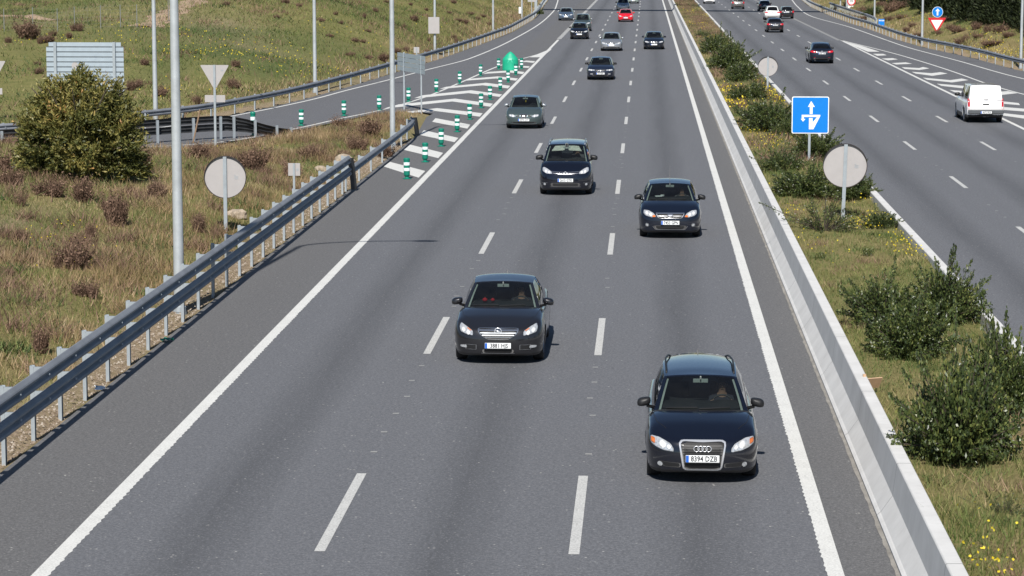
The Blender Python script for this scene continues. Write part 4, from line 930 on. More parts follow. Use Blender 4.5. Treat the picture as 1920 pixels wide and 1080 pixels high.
def make_shrub(nst, leaf, nleaf, spread=1.0, wild=.25, twig=.012, inner=.35):
    """unit bush, about 1 high and 1 in radius: stems + foliage meshes"""
    sm = MB(); C = []; D = []
    for i in range(nst):
        a = RNG.uniform(0, 6.283); el = math.asin(RNG.uniform(.05, 1)); L = RNG.uniform(.62, .95)*(1+wild*max(0, RNG.normal()))
        d = np.array([math.cos(a)*math.cos(el)*spread, math.sin(a)*math.cos(el)*spread, math.sin(el)*.95]); b = np.array([math.cos(a), math.sin(a), 0])*.12*RNG.random()
        mid = b+d*L*.5+np.array([0, 0, .06]); tip = b+d*L+np.array([0, 0, .03]); sm.tube([b, mid, tip], [twig, twig*.7, twig*.25], 4, caps=False)
        m = max(3, int(nleaf*L)); t = RNG.uniform(inner, 1.02, m); q = (1-t)[:, None]**2*b+2*((1-t)*t)[:, None]*mid+(t**2)[:, None]*tip
        r_ = .10*(1.12-t)[:, None]; C.append(q+RNG.normal(0, 1, (m, 3))*r_); dd = RNG.normal(0, .6, (m, 3))+d; D.append(dd/np.linalg.norm(dd, axis=1)[:, None])
    C = np.concatenate(C); D = np.concatenate(D); C[:, 2] = np.abs(C[:, 2])
    V, F = leaves(C, D, RNG.uniform(.7, 1.3, len(C))*leaf, RNG.uniform(.4, .62, len(C))*leaf)
    cl = np.clip(.40+.20*np.sin(C[:, 0]*7+C[:, 2]*5)*np.sin(C[:, 1]*6+1)+RNG.normal(0, .22, len(C)), 0, 1)
    return sm.mesh('stems', MT['twig']), np_mesh('foliage', V, F, MT['bush'], cl)
SH = [make_shrub(210, .062, 95), make_shrub(220, .058, 90, wild=.26), make_shrub(180, .064, 86, .95, .28), make_shrub(52, .052, 60, .9, .5, .014)]
def shrub(name, p, w, h, var, label, group, cat='shrub', rz=None):
    r_ = empty(name, p, random.uniform(0, 6.28) if rz is None else rz); sm, fo = SH[var]
    for nm, me in (('stems', sm), ('foliage', fo)): o = link(nm, me, r_); o.scale = (w/2, w/2, h)
    return tag(r_, label, cat, group)
MS = [ # px centre, px bottom, px width, px height, mesh, label
    (1792, 893, 205, 215, 0, 'big dense dark shrub nearest the camera against the concrete barrier'),
    (1895, 795, 190, 185, 1, 'tall dark shrub cut by the picture edge behind the largest one'),
    (1708, 688, 165, 120, 0, 'dark rounded shrub just above the tan cardboard in the median'),
    (1660, 630, 150, 105, 2, 'dark shrub with spiky upright shoots on the left of its clump'),
    (1775, 622, 150, 125, 1, 'dark shrub with long sprigs reaching over the far concrete edge'),
    (1545, 447, 130, 75, 3, 'sparse twiggy shrub with bare radiating stems at the leaning sign'),
    (1655, 437, 75, 40, 2, 'low brownish shrub with yellow flowers right of the leaning sign'),
    (1505, 378, 120, 62, 0, 'dark shrub in front of the square blue sign'),
    (1600, 380, 90, 62, 1, 'dark shrub directly behind the large round sign back'),
    (1470, 330, 85, 50, 1, 'medium green shrub to the left below the square blue sign'),
    (1545, 300, 95, 55, 0, 'dark shrub right behind the post of the square blue sign'),
    (1440, 255, 120, 65, 2, 'wide dark shrub behind the square blue sign'),
    (1405, 196, 80, 40, 0, 'dark shrub level with the smaller round sign back'),
    (1360, 140, 82, 62, 1, 'tall dark shrub in the middle of the far clump'),
    (1390, 160, 70, 45, 2, 'dark shrub leaning to the far concrete barrier'),
    (1345, 108, 60, 45, 0, 'farthest tall shrub of the median clump'),
    (1316, 72, 24, 14, 1, 'tiny green shrub alone far along the median'),
    (1425, 232, 70, 42, 1, 'small dark shrub tucked behind the wide one past the blue sign'),
    (1478, 262, 60, 40, 0, 'dark shrub between the square blue sign and the far concrete edge'),
    (1372, 120, 55, 42, 2, 'dark shrub at the back of the far clump against the opposite lanes'),
    (1335, 92, 40, 26, 1, 'low dark shrub at the far end of the long median clump'),
    (1885, 975, 90, 42, 3, 'small dark thorny shrub low in the near grass'),
    (1817, 985, 50, 30, 3, 'small brownish weed bush near the barrier foot'),
    (1650, 545, 40, 16, 3, 'tiny green weed in the open grass of the median')]
for (cx, by, w, h, v, lab) in MS[:-1]:
    p = G(cx, by-h*.12, SOIL); k = np.linalg.norm(p-np.array([0, 0, CH]))/FPX; wd = w*k; x = min(max(p[0], 4.0+wd*.47), 6.92-wd*.28)
    shrub('shrub', (x, p[1]+wd*.25, SOIL-.03), wd*1.10, h*k*.97, v, lab, 'median shrubs')
# brown dry tufts
def make_tuft(n, mat_, sp=.5, lobes=4):
    """tangled dry shrub: several clumps of twigs with scraps of dead leaf"""
    P = []; Hh = []; Dr = []
    for k in range(lobes):
        c = RNG.normal(0, .30, 2) if k else np.zeros(2); sc = RNG.uniform(.55, 1.0) if k else 1.0; m = int(n*sc/lobes*1.3); a = RNG.uniform(0, 6.283, m); r0 = np.sqrt(RNG.random(m))
        P.append(np.stack([c[0]+r0*np.cos(a)*.20*sc, c[1]+r0*np.sin(a)*.20*sc, 0*a], 1)); Hh.append(sc*(1-.42*r0**2)*RNG.uniform(.45, 1.05, m)); Dr.append(np.stack([np.cos(a), np.sin(a)], 1)*(r0*sp)[:, None]+c*.25)
    P = np.concatenate(P); Hh = np.concatenate(Hh); Dr = np.concatenate(Dr); n = len(P); V, F = blades(P, Hh, .035, .20, Dr); tips = V[2::3]
    k = RNG.integers(0, n, n*4); f = RNG.uniform(.08, 1.0, (n*4, 1)); C = P[k]*(1-f)+tips[k]*f+RNG.normal(0, .035, (n*4, 3)); C[:, 2] = np.abs(C[:, 2]); V2, F2 = leaves(C, rvec(n*4), RNG.uniform(.05, .12, n*4), .045)
    lo = np.clip(.42+.25*np.sin(C[:, 0]*5+1)*np.sin(C[:, 1]*6)+RNG.normal(0, .24, n*4), 0, 1); tri = np.concatenate([F, np.concatenate([F2[:, [0, 1, 2]], F2[:, [0, 2, 3]]])+n*3]); t = np.concatenate([RNG.uniform(0, .7, n), lo, lo])
    return np_mesh('dry_shrub', np.concatenate([V, V2]), tri, mat_, t)
TF = [make_tuft(420, MT['brown'], .5, 3), make_tuft(360, MT['brown'], .7, 5), make_tuft(300, MT['brown'], .4, 2), make_tuft(380, MT['brown'], .8, 6), make_tuft(260, MT['brown'], .9, 4)]
def tuft(p, w, h, label, group, var=None):
    o = link('dry_shrub', TF[random.randrange(5) if var is None else (var if random.random() < .5 else var+2)]); o.location = p; o.rotation_euler = (0, 0, random.uniform(0, 6.28)); o.scale = (w*.72*random.uniform(.8, 1.2), w*.72*random.uniform(.8, 1.2), h*1.0); return tag(o, label, 'shrub', group)
NT = [(220, 432, 62, 82, 0, 'largest brown dry shrub on the near verge, standing alone'), (20, 352, 62, 50, 1, 'brown dry shrub at the picture edge under the olive bush'), (95, 372, 60, 50, 1, 'wide brown dry shrub on the sandy mound'), (160, 385, 62, 58, 0, 'brown dry shrub under the dark side of the olive bush'), (40, 390, 30, 34, 2, 'small brown shrub on the bare sandy streak'), (168, 448, 34, 30, 2, 'small brown shrub just before the largest brown one'), (36, 455, 26, 32, 2, 'small dark brown shrub low on the mound'),
      (130, 510, 90, 75, 1, 'broad brown weed clump with yellow flowers on the verge'), (75, 668, 62, 62, 2, 'brown leafless weed close to the near guard rail'), (160, 560, 60, 45, 1, 'brown weed clump left of the thick lamp post'), (375, 440, 45, 45, 2, 'thin brown weed left of the round sign pole'), (270, 330, 60, 58, 0, 'brown shrub right of the olive bush'), (290, 372, 50, 40, 1, 'brown shrub in the shade of the olive bush'), (468, 320, 70, 55, 1, 'wide brown shrub behind the round sign back'), (372, 300, 60, 34, 0, 'brown shrub at the foot of the triangular sign'), (545, 335, 45, 40, 1, 'brown shrub behind the tiny square sign'), (690, 262, 60, 45, 0, 'brown shrub in front of the gore lamp post'), (668, 285, 45, 40, 1, 'brown shrub in the dry grass before the gore'), (720, 300, 40, 42, 2, 'dark brown shrub at the foot of the gore lamp post'), (640, 240, 50, 26, 1, 'low brown shrub by the marker posts at the gore'), (590, 300, 50, 34, 1, 'pale brown shrub in the tall dry grass'), (17, 520, 28, 22, 2, 'little brown weed at the picture edge')]
for (cx, by, w, h, v, lab) in NT:
    p = hit0(cx, by-h*.10); k = np.linalg.norm(p-np.array([0, 0, CH]))/FPX; tuft(p, w*k, h*k, lab, 'brown dry shrubs on the near verge', v)
HB = [(55, 73, 54, 38), (92, 80, 30, 16), (145, 58, 28, 22), (75, 82, 20, 14), (15, 80, 18, 12), (130, 72, 16, 13), (100, 67, 18, 12), (48, 62, 20, 10), (270, 122, 22, 14), (262, 165, 24, 18), (300, 180, 28, 22), (245, 170, 26, 22), (370, 195, 24, 18), (435, 165, 30, 24), (440, 125, 24, 14), (72, 138, 18, 15), (70, 122, 12, 10), (585, 160, 22, 10), (425, 10, 16, 11), (535, 6, 18, 12), (560, 12, 14, 8), (630, 28, 12, 8), (520, 35, 14, 8), (620, 70, 14, 9), (665, 78, 16, 10), (680, 80, 14, 8), (703, 22, 12, 10), (683, 35, 12, 12), (778, 40, 18, 14), (758, 52, 14, 9), (820, 60, 0, 0), (860, 40, 16, 8), (872, 45, 18, 10), (905, 32, 14, 7), (882, 28, 20, 9), (895, 36, 12, 7), (850, 72, 16, 8), (760, 95, 14, 10), (718, 115, 26, 18), (745, 100, 20, 12), (855, 82, 14, 12), (800, 100, 14, 10), (918, 48, 14, 8), (830, 95, 12, 8), (805, 78, 10, 8), (690, 60, 12, 7), (735, 45, 12, 7), (640, 45, 12, 8), (600, 40, 14, 8), (655, 105, 16, 10), (690, 110, 18, 10), (842, 25, 12, 6), (800, 20, 12, 6), (770, 10, 12, 6), (725, 5, 12, 6), (850, 6, 16, 9)]
for i, (cx, by, w, h) in enumerate(HB):
    if w == 0: continue
    p = hit0(cx, by); k = np.linalg.norm(p-np.array([0, 0, CH]))/FPX; big = w >= 28
    lab = {0: 'largest brown shrub on the far slope below the wire fence', 2: 'brown shrub growing at the foot of the wire fence'}.get(i, 'small brown shrub dotted over the grassy hillside')
    tuft(p, w*k*1.15, h*k*1.1, lab, 'small brown shrubs on the hillside', None)
HR = [(1672, 22, 34, 24), (1618, 25, 28, 16), (1696, 14, 30, 16), (1650, 14, 24, 12), (1740, 12, 26, 14), (1722, 70, 20, 12), (1785, 55, 22, 12), (1798, 60, 24, 12), (1830, 55, 24, 14), (1850, 62, 26, 16), (1835, 72, 22, 12), (1812, 75, 18, 10), (1800, 82, 26, 14), (1700, 60, 20, 10), (1875, 60, 30, 18), (1890, 70, 26, 14), (1760, 65, 18, 10), (1620, 40, 20, 10), (1668, 38, 20, 10), (1710, 50, 18, 10), (1862, 85, 40, 12), (1690, 35, 20, 10), (1775, 40, 18, 9), (1655, 48, 18, 8), (1590, 12, 22, 12)]
for i, (cx, by, w, h) in enumerate(HR):
    p = hit0(cx, by); k = np.linalg.norm(p-np.array([0, 0, CH]))/FPX
    tuft(p, w*k*1.2, h*k*1.2, 'small brown shrub on the slope beyond the opposite guard rail', 'small brown shrubs on the opposite slope')
for i, (cx, by, w, h, lab) in enumerate([(1638, 30, 34, 20, 'dark green round bush on the slope beyond the speed sign'), (1012, 28, 14, 12, 'dark green bush by the gantry leg')]):
    p = hit0(cx, by); k = np.linalg.norm(p-np.array([0, 0, CH]))/FPX; shrub('shrub', p, w*k*1.2, h*k, 0, lab, None)
def mini(name, p, w, h, lab, grp):
    V = []; T = []
    n = 500; C = rvec(n)*RNG.uniform(.3, 1, (n, 1))**.5*np.array([.5*w, .5*w, h*.5])+np.array([0, 0, h*.5]); v, f = leaves(C, rvec(n), .10*w, .05*w)
    o = link(name, np_mesh(name, v, f, MT['bush'], RNG.random(n))); o.location = p; tag(o, lab, 'plant', grp)
p = G(1627, 480, SOIL); mini('weed', p, .35, .22, 'small leafy green weed alone in the open median grass', None)
p = G(1538, 485, SOIL); mini('weed', p, .28, .16, 'small green weed close to the barrier in the median grass', None)
# the olive-coloured bush tree on the verge
def leafy_tree(name, p, w, h, label):
    root = empty(name, p); tag(root, label, 'tree'); tk = MB(); C = []; D = []
    for i in range(9):
        a = i*.7+RNG.uniform(-.2, .2); tk.tube([(0, 0, -.2), (.25*math.cos(a), .25*math.sin(a), .7), (.9*math.cos(a)*RNG.uniform(.6, 1), .9*math.sin(a)*RNG.uniform(.6, 1), 2.0), (1.5*math.cos(a), 1.5*math.sin(a), 2.9)], [.09, .07, .04, .015], 6)
    tk.obj('trunk', MT['bark'], root)
    cl = []
    for (lx, ly, lz, lr) in [(0, 0, .55, .62), (-.40, -.1, .44, .54), (.44, .05, .40, .54), (.1, -.4, .38, .46), (-.1, .4, .45, .46), (-.62, .1, .30, .36), (.64, -.12, .27, .36), (-.30, -.1, .70, .42), (.27, .0, .72, .42), (.54, .1, .58, .34), (-.58, .0, .57, .34), (.02, -.2, .20, .5), (-.74, -.1, .16, .24), (.80, .0, .13, .22), (.0, .1, .93, .18)]:
        m = int(190*lr**1.6)+14; q = rvec(m)*RNG.uniform(.55, 1.0, (m, 1))*lr; q[:, 0] = (q[:, 0]+lx)*w/2; q[:, 1] = (q[:, 1]+ly)*w/2; q[:, 2] = (q[:, 2]*.72+lz)*h; cl.append(q)
    cl = np.concatenate(cl); cl = cl[cl[:, 2] > .1]
    for c in cl:
        m = int(RNG.uniform(40, 70)); out = np.array([c[0], c[1], (c[2]-h*.35)]); out /= np.linalg.norm(out)+1e-6
        for _ in range(5):
            d = RNG.normal(0, .55, 3)+out*.7+np.array([0, 0, .55]); d /= np.linalg.norm(d); L = RNG.uniform(.25, .48); mm = m//5
            t = RNG.uniform(0, 1, mm); q = c+d*(t*L)[:, None]+RNG.normal(0, .035, (mm, 3)); dd = d+RNG.normal(0, .55, (mm, 3)); C.append(q); D.append(dd/np.linalg.norm(dd, axis=1)[:, None])
    C = np.concatenate(C); D = np.concatenate(D); C[:, 2] = np.maximum(C[:, 2], .05)
    V, F = leaves(C, D, RNG.uniform(.12, .20, len(C)), RNG.uniform(.036, .056, len(C)))
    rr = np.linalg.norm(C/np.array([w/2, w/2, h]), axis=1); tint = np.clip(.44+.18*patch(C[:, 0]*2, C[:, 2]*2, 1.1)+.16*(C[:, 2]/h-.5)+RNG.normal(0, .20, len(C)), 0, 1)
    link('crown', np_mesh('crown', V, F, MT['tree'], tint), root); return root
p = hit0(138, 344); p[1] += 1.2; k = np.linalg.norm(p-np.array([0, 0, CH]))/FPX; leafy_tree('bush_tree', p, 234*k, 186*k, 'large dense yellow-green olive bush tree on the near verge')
p = hit0(20, 318); tuft(p, 1.5, .8, 'grey brown weed under the left of the olive bush', 'brown dry shrubs on the near verge', 1)
# dark conifers on the far slope top
CF = []
for v in range(3):
    h = 7.5; ncl = 900; z = RNG.uniform(.0, 1, ncl)**1.1; a = RNG.uniform(0, 6.283, ncl); rad = (1-z)**.7*1.55*RNG.uniform(.65, 1.1, ncl); C = np.stack([rad*np.cos(a), rad*np.sin(a), z*h], 1); C = np.repeat(C, 7, 0)+RNG.normal(0, .16, (ncl*7, 3)); C[:, 2] = np.abs(C[:, 2])
    d = C*np.array([1, 1, 0]); d = d/(np.linalg.norm(d, axis=1)[:, None]+1e-6)+np.array([0, 0, .9])+RNG.normal(0, .5, C.shape); d /= np.linalg.norm(d, axis=1)[:, None]; Vv, Ff = leaves(C, d, .34, .12)
    tk = MB().tube([(0, 0, -.5), (0, 0, 3.5), (0, 0, 7)], [.16, .1, .03], 7).mesh('trunk', MT['bark']); CF.append((tk, np_mesh('crown', Vv, Ff, MT['conifer'], np.clip(RNG.normal(.4, .25, len(C)), 0, 1))))
for i, (px, py) in enumerate([(1925, 50), (1903, 46), (1884, 43), (1866, 42), (1848, 41), (1828, 37), (1810, 33), (1792, 29), (1772, 24), (1753, 19), (1733, 14), (1713, 10), (1692, 6), (1668, 3), (1645, 1), (1942, 55), (1962, 58)]):
    p = hit0(px, py-1.5); r_ = empty('conifer', p, random.uniform(0, 6.28)); tag(r_, 'dark dense conifer in the row along the top of the far slope', 'tree', 'row of dark conifers on the far slope'); s = random.uniform(.85, 1.15)
    for nm, me in zip(('trunk', 'crown'), CF[i % 3]): o = link(nm, me, r_); o.scale = (s, s, s)
for i, (px, py) in enumerate([(1925, 30), (1890, 28), (1850, 25), (1810, 17), (1770, 8), (1730, 1)]):
    q = hit0(px, py+8); p = q+np.array([2.8, 6, .6]); r_ = empty('conifer', p, random.uniform(0, 6.28)); tag(r_, 'dark conifer standing behind the front row on the far slope', 'tree', 'second row of dark conifers'); s = random.uniform(1.0, 1.3)
    for nm, me in zip(('trunk', 'crown'), CF[(i+1) % 3]): o = link(nm, me, r_); o.scale = (s, s, s)
# ---------------------------------------------------------------- cars
SECT = [(0, 0), (.70, 0), (.885, .015), (.945, .07), (.972, .2), (.992, .42), (1.0, .60), (.988, .74), (.962, .85), (.915, .925), (.83, .962), (.60, .985), (.30, .996), (0, 1)]
_L = np.concatenate([[0], np.cumsum(np.hypot(*np.diff(np.array(SECT), axis=0).T))]); _su = pchip(list(zip(_L, [p[0] for p in SECT]))); _sv = pchip(list(zip(_L, [p[1] for p in SECT])))
_t = np.concatenate([np.linspace(0, _L[1], 3), np.linspace(_L[1], _L[9], 26)[1:], np.linspace(_L[9], _L[-1], 14)[1:]]); SU, SV = _su(_t), _sv(_t)
def orient_out(me, c):
    bm = bmesh.new(); bm.from_mesh(me); c = Vector(c)
    for f in bm.faces:
        d = f.calc_center_median()-c; d.y *= .35
        if f.normal.dot(d) < 0: f.normal_flip()
    bm.to_mesh(me); bm.free()
def split_list(bp, k):
    out = [bp[0]]
    for a, b in zip(bp[:-1], bp[1:]):
        n = max(1, int(math.ceil((b-a)*k))); out += list(np.linspace(a, b, n+1)[1:])
    return np.array(out)
def resample_closed(pts, n):
    P = np.array(list(pts)+[pts[0]], float); L = np.concatenate([[0], np.cumsum(np.linalg.norm(np.diff(P, axis=0), axis=1))])
    s = np.linspace(0, L[-1], n, endpoint=False); return np.stack([np.interp(s, L, P[:, 0]), np.interp(s, L, P[:, 1])], 1)
def rounded(pts, r=.25, n=4):
    out = []; m = len(pts)
    for i in range(m):
        a = np.array(pts[i]); p = np.array(pts[i-1]); q = np.array(pts[(i+1) % m])
        A = a+(p-a)*r; B = a+(q-a)*r
        for k in range(n+1): t = k/n; out.append(tuple(A*(1-t)**2+a*2*t*(1-t)+B*t*t))
    return out
def circ(x, z, r, n=20, rz=None): rz = rz or r; return [(x+r*math.cos(2*math.pi*k/n), z+rz*math.sin(2*math.pi*k/n)) for k in range(n)]
def box_(x0, x1, z0, z1): return [(x0, z0), (x1, z0), (x1, z1), (x0, z1)]
def mir(pts): return [(-x, z) for x, z in pts][::-1]

class Car:
    def __init__(s, name, label, cat, paintm, p, place, faces_camera=True, group=None):
        s.p = p; L, W, H = p['L'], p['W'], p['H']; s.L, s.W, s.H = L, W, H
        s.root = empty(name, (place[0], place[1], 0), 0 if faces_camera else math.pi)
        tag(s.root, label, cat, group or ('cars on the near carriageway' if faces_camera else 'cars on the opposite carriageway'))
        zh, yc, zc, zg, zt, yg = p['zh'], p['yc'], p['zc'], p.get('zg', p['zc']), p['zt'], p['yg']
        T = pchip([(0, zh-.13), (.03, zh-.05), (.10, zh+.0), (.5*yc, zh+(zc-zh)*.66), (yc, zc), (yc+.35, zc-.03), (yg-.15, zg), (L-.22, zt), (L-.05, zt-.07), (L, zt-.22)])
        B = pchip([(0, .32), (.04, .215), (.25, .165), (1, .155), (L-1, .19), (L-.25, .26), (L-.04, .32), (L, .42)])
        Lp, n = p.get('Lp', .60), p.get('n', 2.7); Lq, nq = p.get('Lq', .35), 3.0
        wf = p.get('wf', .975)
        def Wd(y):
            f = (1-np.clip(1-y/Lp, 0, 1)**n)**(1/n); r_ = (1-np.clip(1-(L-y)/Lq, 0, 1)**nq)**(1/nq)
            mid = wf+(1-wf)*smoothstep(.3, 1.6, y)-(.055)*smoothstep(L-2.0, L, y); return W*f*r_*mid
        s.T, s.B, s.Wd = T, B, Wd
        ys = np.concatenate([Lp*np.linspace(0, 1, 17)**2.1, np.arange(Lp+.05, L-Lq-.02, .055), L-Lq*np.linspace(1, 0, 12)**2.0])
        wy = [p.get('wy0', .88), p.get('wy1', L-.98)]; Rw = p.get('R', .315); s.wy, s.Rw = wy, Rw; Ra = Rw+.05
        P = np.zeros((len(ys), len(SU), 3)); rk = p.get('rake', .10)
        for i, y in enumerate(ys):
            b, t, w = float(B(y)), float(T(y)), float(Wd(y)); x = SU*w; z = b+SV*(t-b)
            for yw in wy:
                d = abs(y-yw)
                if d < Ra:
                    za = Rw+math.sqrt(Ra*Ra-d*d); m = SU > .74; z = np.where(m & (z < za), za, z)
                dd = np.hypot(y-yw, z-Rw); x = x+np.where(SU > .8, .016*np.exp(-((dd-Ra-.03)/.045)**2), 0)
            P[i, :, 0] = x; P[i, :, 2] = z
            fade = 1-float(smoothstep(0, .7, y)); fr = 1-float(smoothstep(0, .5, L-y))
            P[i, :, 1] = y+fade*rk*((np.clip(z-.47, -.3, .5))/.25)**2*np.where(z > .47, 1, .55)-fr*p.get('rrake', .05)*((z-.55)/.3)**2
        full = np.concatenate([np.stack([-P[..., 0], P[..., 1], P[..., 2]], -1)[:, :0:-1][:, :], P], 1) if False else None
        left = P[:, ::-1].copy(); left[..., 0] *= -1
        full = np.concatenate([P, left[:, 1:]], 1)
        mb = MB().grid(full); s.shell = full; nv = full.shape[1]
        wb = p['wb']; s.wb = wb
        # material split: cabin floor under the glass, dark scuttle and sills
        k = 0
        yend = yg-.02
        for i in range(full.shape[0]-1):
            for j in range(nv-1):
                c = (full[i, j]+full[i+1, j]+full[i, j+1]+full[i+1, j+1])/4
                if c[2] > .6 and yc+.10 < c[1] < yend and abs(c[0]) < wb-.02: mb.m[k] = 2
                elif c[2] > .6 and yc-.05 < c[1] <= yc+.10 and abs(c[0]) < wb+.0: mb.m[k] = 1
                elif c[2] < p.get('sill', .235) or (abs(c[0]) < .74*W and c[2] < .8 and abs(c[0]) > .3 and .4 < c[1] < L-.4): mb.m[k] = 1
                k += 1
        s.paint = paintm; s.bodymb = mb
        s.cab()
        me = mb.mesh('body', [paintm, MT['trim'], MT['cabin']], smooth=True, weld=.0006); orient_out(me, (0, L/2, .65)); s.body = link('body', me, s.root)
        bm = bmesh.new(); bm.from_mesh(me); s.bvh = BVHTree.FromBMesh(bm); bm.free()
        s.wheels(); s.mirrors()
    def zshell(s, y, x):
        """height of the body's upper surface"""
        b, t, w = float(s.B(y)), float(s.T(y)), float(s.Wd(y)); k = len(SU)-1-14; u = SU[k:][::-1]*w; v = (b+SV*(t-b))[k:][::-1]
        return float(np.interp(abs(x), u, v))
    def cab(s):
        p = s.p; L = s.L; yc, yw, yr, yg, wb, wt, H = p['yc'], p['yw'], p['yr'], p['yg'], p['wb'], p['wt'], s.H
        wtr = p.get('wtr', wt-.03); wbr = p.get('wbr', wb-.02); crown = p.get('crown', .055); hf = p.get('hf', .045); hr = p.get('hr', .05)
        zr = pchip([(yw, H-crown-hf), (yw+.45, H-crown-.012), ((yw+yr)/2, H-crown), (yr-.4, H-crown-hr*.35), (yr, H-crown-hr)])
        wr = pchip([(yw, wt), ((yw+yr)/2, wt+.015), (yr, wtr)])
        cwb = .20; ctop = .10; crear = .06
        yf = lambda u: yw+ctop*u*u-ctop*.5; yre = lambda u: yr-.03+crear*(1-u*u)
        def roof(u, v):
            y = yf(u)*(1-v)+yre(u)*v; return np.array([u*float(wr(y)), y, float(zr(y))+crown*(1-u*u)**.8 if abs(u) < 1 else float(zr(y))])
        def wbase(u): y = yc+cwb*u*u; x = u*wb; return np.array([x, y, s.zshell(y, x)-.012])
        def rbase(u): y = yg-.06*u*u; x = u*wbr; return np.array([x, y, s.zshell(y, x)-.012])
        def screen(u, v):
            a, b = wbase(u), roof(u, 0); q = a*(1-v)+b*v; n = np.array([0, -.7, .7]); return q+n*.045*4*v*(1-v)*(.6+.4*(1-u*u))
        def rear(u, v):
            a, b = rbase(u), roof(u, 1); q = a*(1-v)+b*v; n = np.array([0, .8, .6]); return q+n*p.get('rb', .05)*4*v*(1-v)*(.6+.4*(1-u*u))
        def side(sg):
            c0, c1 = wbase(sg), rbase(sg); r0, r1 = roof(sg, 0), roof(sg, 1)
            def f(u, v):
                y = c0[1]*(1-u)+c1[1]*u; xb = wb*(1-u)+wbr*u+p.get('bulge', .06)*math.sin(math.pi*u)**.7; bpt = np.array([sg*xb, y, s.zshell(y, xb)-.012])
                yt = r0[1]*(1-u)+r1[1]*u; tpt = np.array([sg*float(wr(yt)), yt, float(zr(yt))])
                q = bpt*(1-v)+tpt*v; e0 = screen(sg, v)-(c0*(1-v)+r0*v); e1 = rear(sg, v)-(c1*(1-v)+r1*v)
                return q+e0*(1-u)**6+e1*u**6+np.array([sg*.035*4*v*(1-v)*math.sin(math.pi*u), 0, 0])
            return f
        s.screen_f, s.rear_f, s.roof_f = screen, rear, roof
        glass = {}
        def add(f, us, vs, cls):
            U, Vv = us, vs; G_ = np.array([[f(u, v) for v in Vv] for u in U])
            for i in range(len(U)-1):
                for j in range(len(Vv)-1):
                    c = cls((U[i]+U[i+1])/2, (Vv[j]+Vv[j+1])/2); quad_ = [G_[i, j], G_[i+1, j], G_[i+1, j+1], G_[i, j+1]]
                    (s.bodymb if c is None else glass.setdefault(c, MB())).add(quad_, [(0, 1, 2, 3)], 0)
        a, t0, t1 = p.get('apil', .905), 0.0, .955
        add(screen, split_list([-1, -a, a, 1], 9), split_list([0, t1, 1], 9), lambda u, v: 'windscreen' if abs(u) < a and v < t1 else None)
        add(roof, split_list([-1, 1], 9), split_list([0, 1], 16), lambda u, v: None)
        rg = p.get('rglass', (.88, .10, .90))
        add(rear, split_list([-1, -rg[0], rg[0], 1], 8), split_list([0, rg[1], rg[2], 1], 8), lambda u, v: 'rear_window' if abs(u) < rg[0] and rg[1] < v < rg[2] else None)
        wn = p.get('win', [(.035, .40), (.43, .74), (.765, .945)]); bps = [0]+[x for q in wn for x in q]+[1]
        for sg in (-1, 1):
            add(side(sg), split_list(bps, 14), split_list([0, .10, .91, 1], 8), lambda u, v: next(('side_window%d%d' % (sg, i) for i, (a0, a1) in enumerate(wn) if a0 < u < a1 and .10 < v < .91), None))
        for nm, mb in glass.items():
            me = mb.mesh(nm, MT['screen'] if nm == 'windscreen' else MT['tint'], smooth=True, weld=.0005); orient_out(me, (0, L/2, .65)); link('side_window' if nm.startswith('side') else nm, me, s.root)
        # inside: pillar trims, seats, wheel, mirror
        if p.get('interior', True):
            tm = MB()
            for sg in (-1, 1):
                q = [screen(sg*(a-.004), v)+np.array([0, .035, -.02]) for v in np.linspace(.02, .93, 8)]; q2 = [screen(sg*(a-.05), v)+np.array([0, .05, -.03]) for v in np.linspace(.02, .93, 8)]
                tm.grid(np.array([q, q2]))
            tm.obj('pillar_trim', MT['pillar'], s.root, smooth=True)
            seatm = MB(); z0 = p['zc']-.05; ys = yw+.32
            for sx in (-1, 1):
                x = sx*wb*.53
                pr_ = np.array([[[x+a_*(.24-.03*abs(t-.4)), ys+.12*t+(.05 if abs(a_) > .9 else 0), z0-.25+t*.55] for t in np.linspace(0, 1, 6)] for a_ in np.linspace(-1, 1, 7)]); seatm.grid(pr_)
                hd = circ(x, min(z0+.40, s.H-.17), .135, 14, .085); n_ = len(hd); seatm.add([(a_, ys+.10, b_) for a_, b_ in hd]+[(a_, ys+.20, b_) for a_, b_ in hd], [tuple(range(n_))]+[(i, (i+1) % n_, (i+1) % n_+n_, i+n_) for i in range(n_)])
            seatm.obj('seats', MT['seat'], s.root, smooth=True)
            dsh = MB(); D_ = np.array([[[u*wb*.93, yc+.14+.2*u*u+t*.62, s.zshell(yc+.2, 0)-.005+.055*math.sin(t*math.pi*.9)+(.045*math.exp(-((u*wb-.36)/.2)**2)*math.sin(t*math.pi))] for t in np.linspace(0, 1, 8)] for u in np.linspace(-1, 1, 15)])
            dsh.grid(D_).obj('dashboard', MT['cabin'], s.root, smooth=True)
            sw = MB(); cx, cy, cz = .36, yc+.80, z0-.02
            ring = [(cx+.185*math.cos(t), cy+.06*math.sin(t), cz+.165*math.sin(t)) for t in np.linspace(0, 2*math.pi, 25)]; sw.tube(ring, .016, 6, caps=False); sw.tube([(cx-.17, cy, cz), (cx, cy+.0, cz-.02), (cx+.17, cy, cz)], .02, 5); sw.tube([(cx, cy, cz-.02), (cx, cy-.05, cz-.16)], .02, 5)
            sw.obj('steering_wheel', MT['trim'], s.root, smooth=True)
            if p.get('imirror', True):
                q = screen(0, .80)+np.array([0, .10, -.02]); im = MB().box(q, (.24, .02, .065)).box(q+np.array([0, -.012, .0]), (.012, .01, .05), 1).box(q+np.array([0, -.03, .05]), (.02, .05, .06), 1); im.obj('rear_view_mirror', [MT['pillar'], MT['trim']], s.root, bevel=.006)
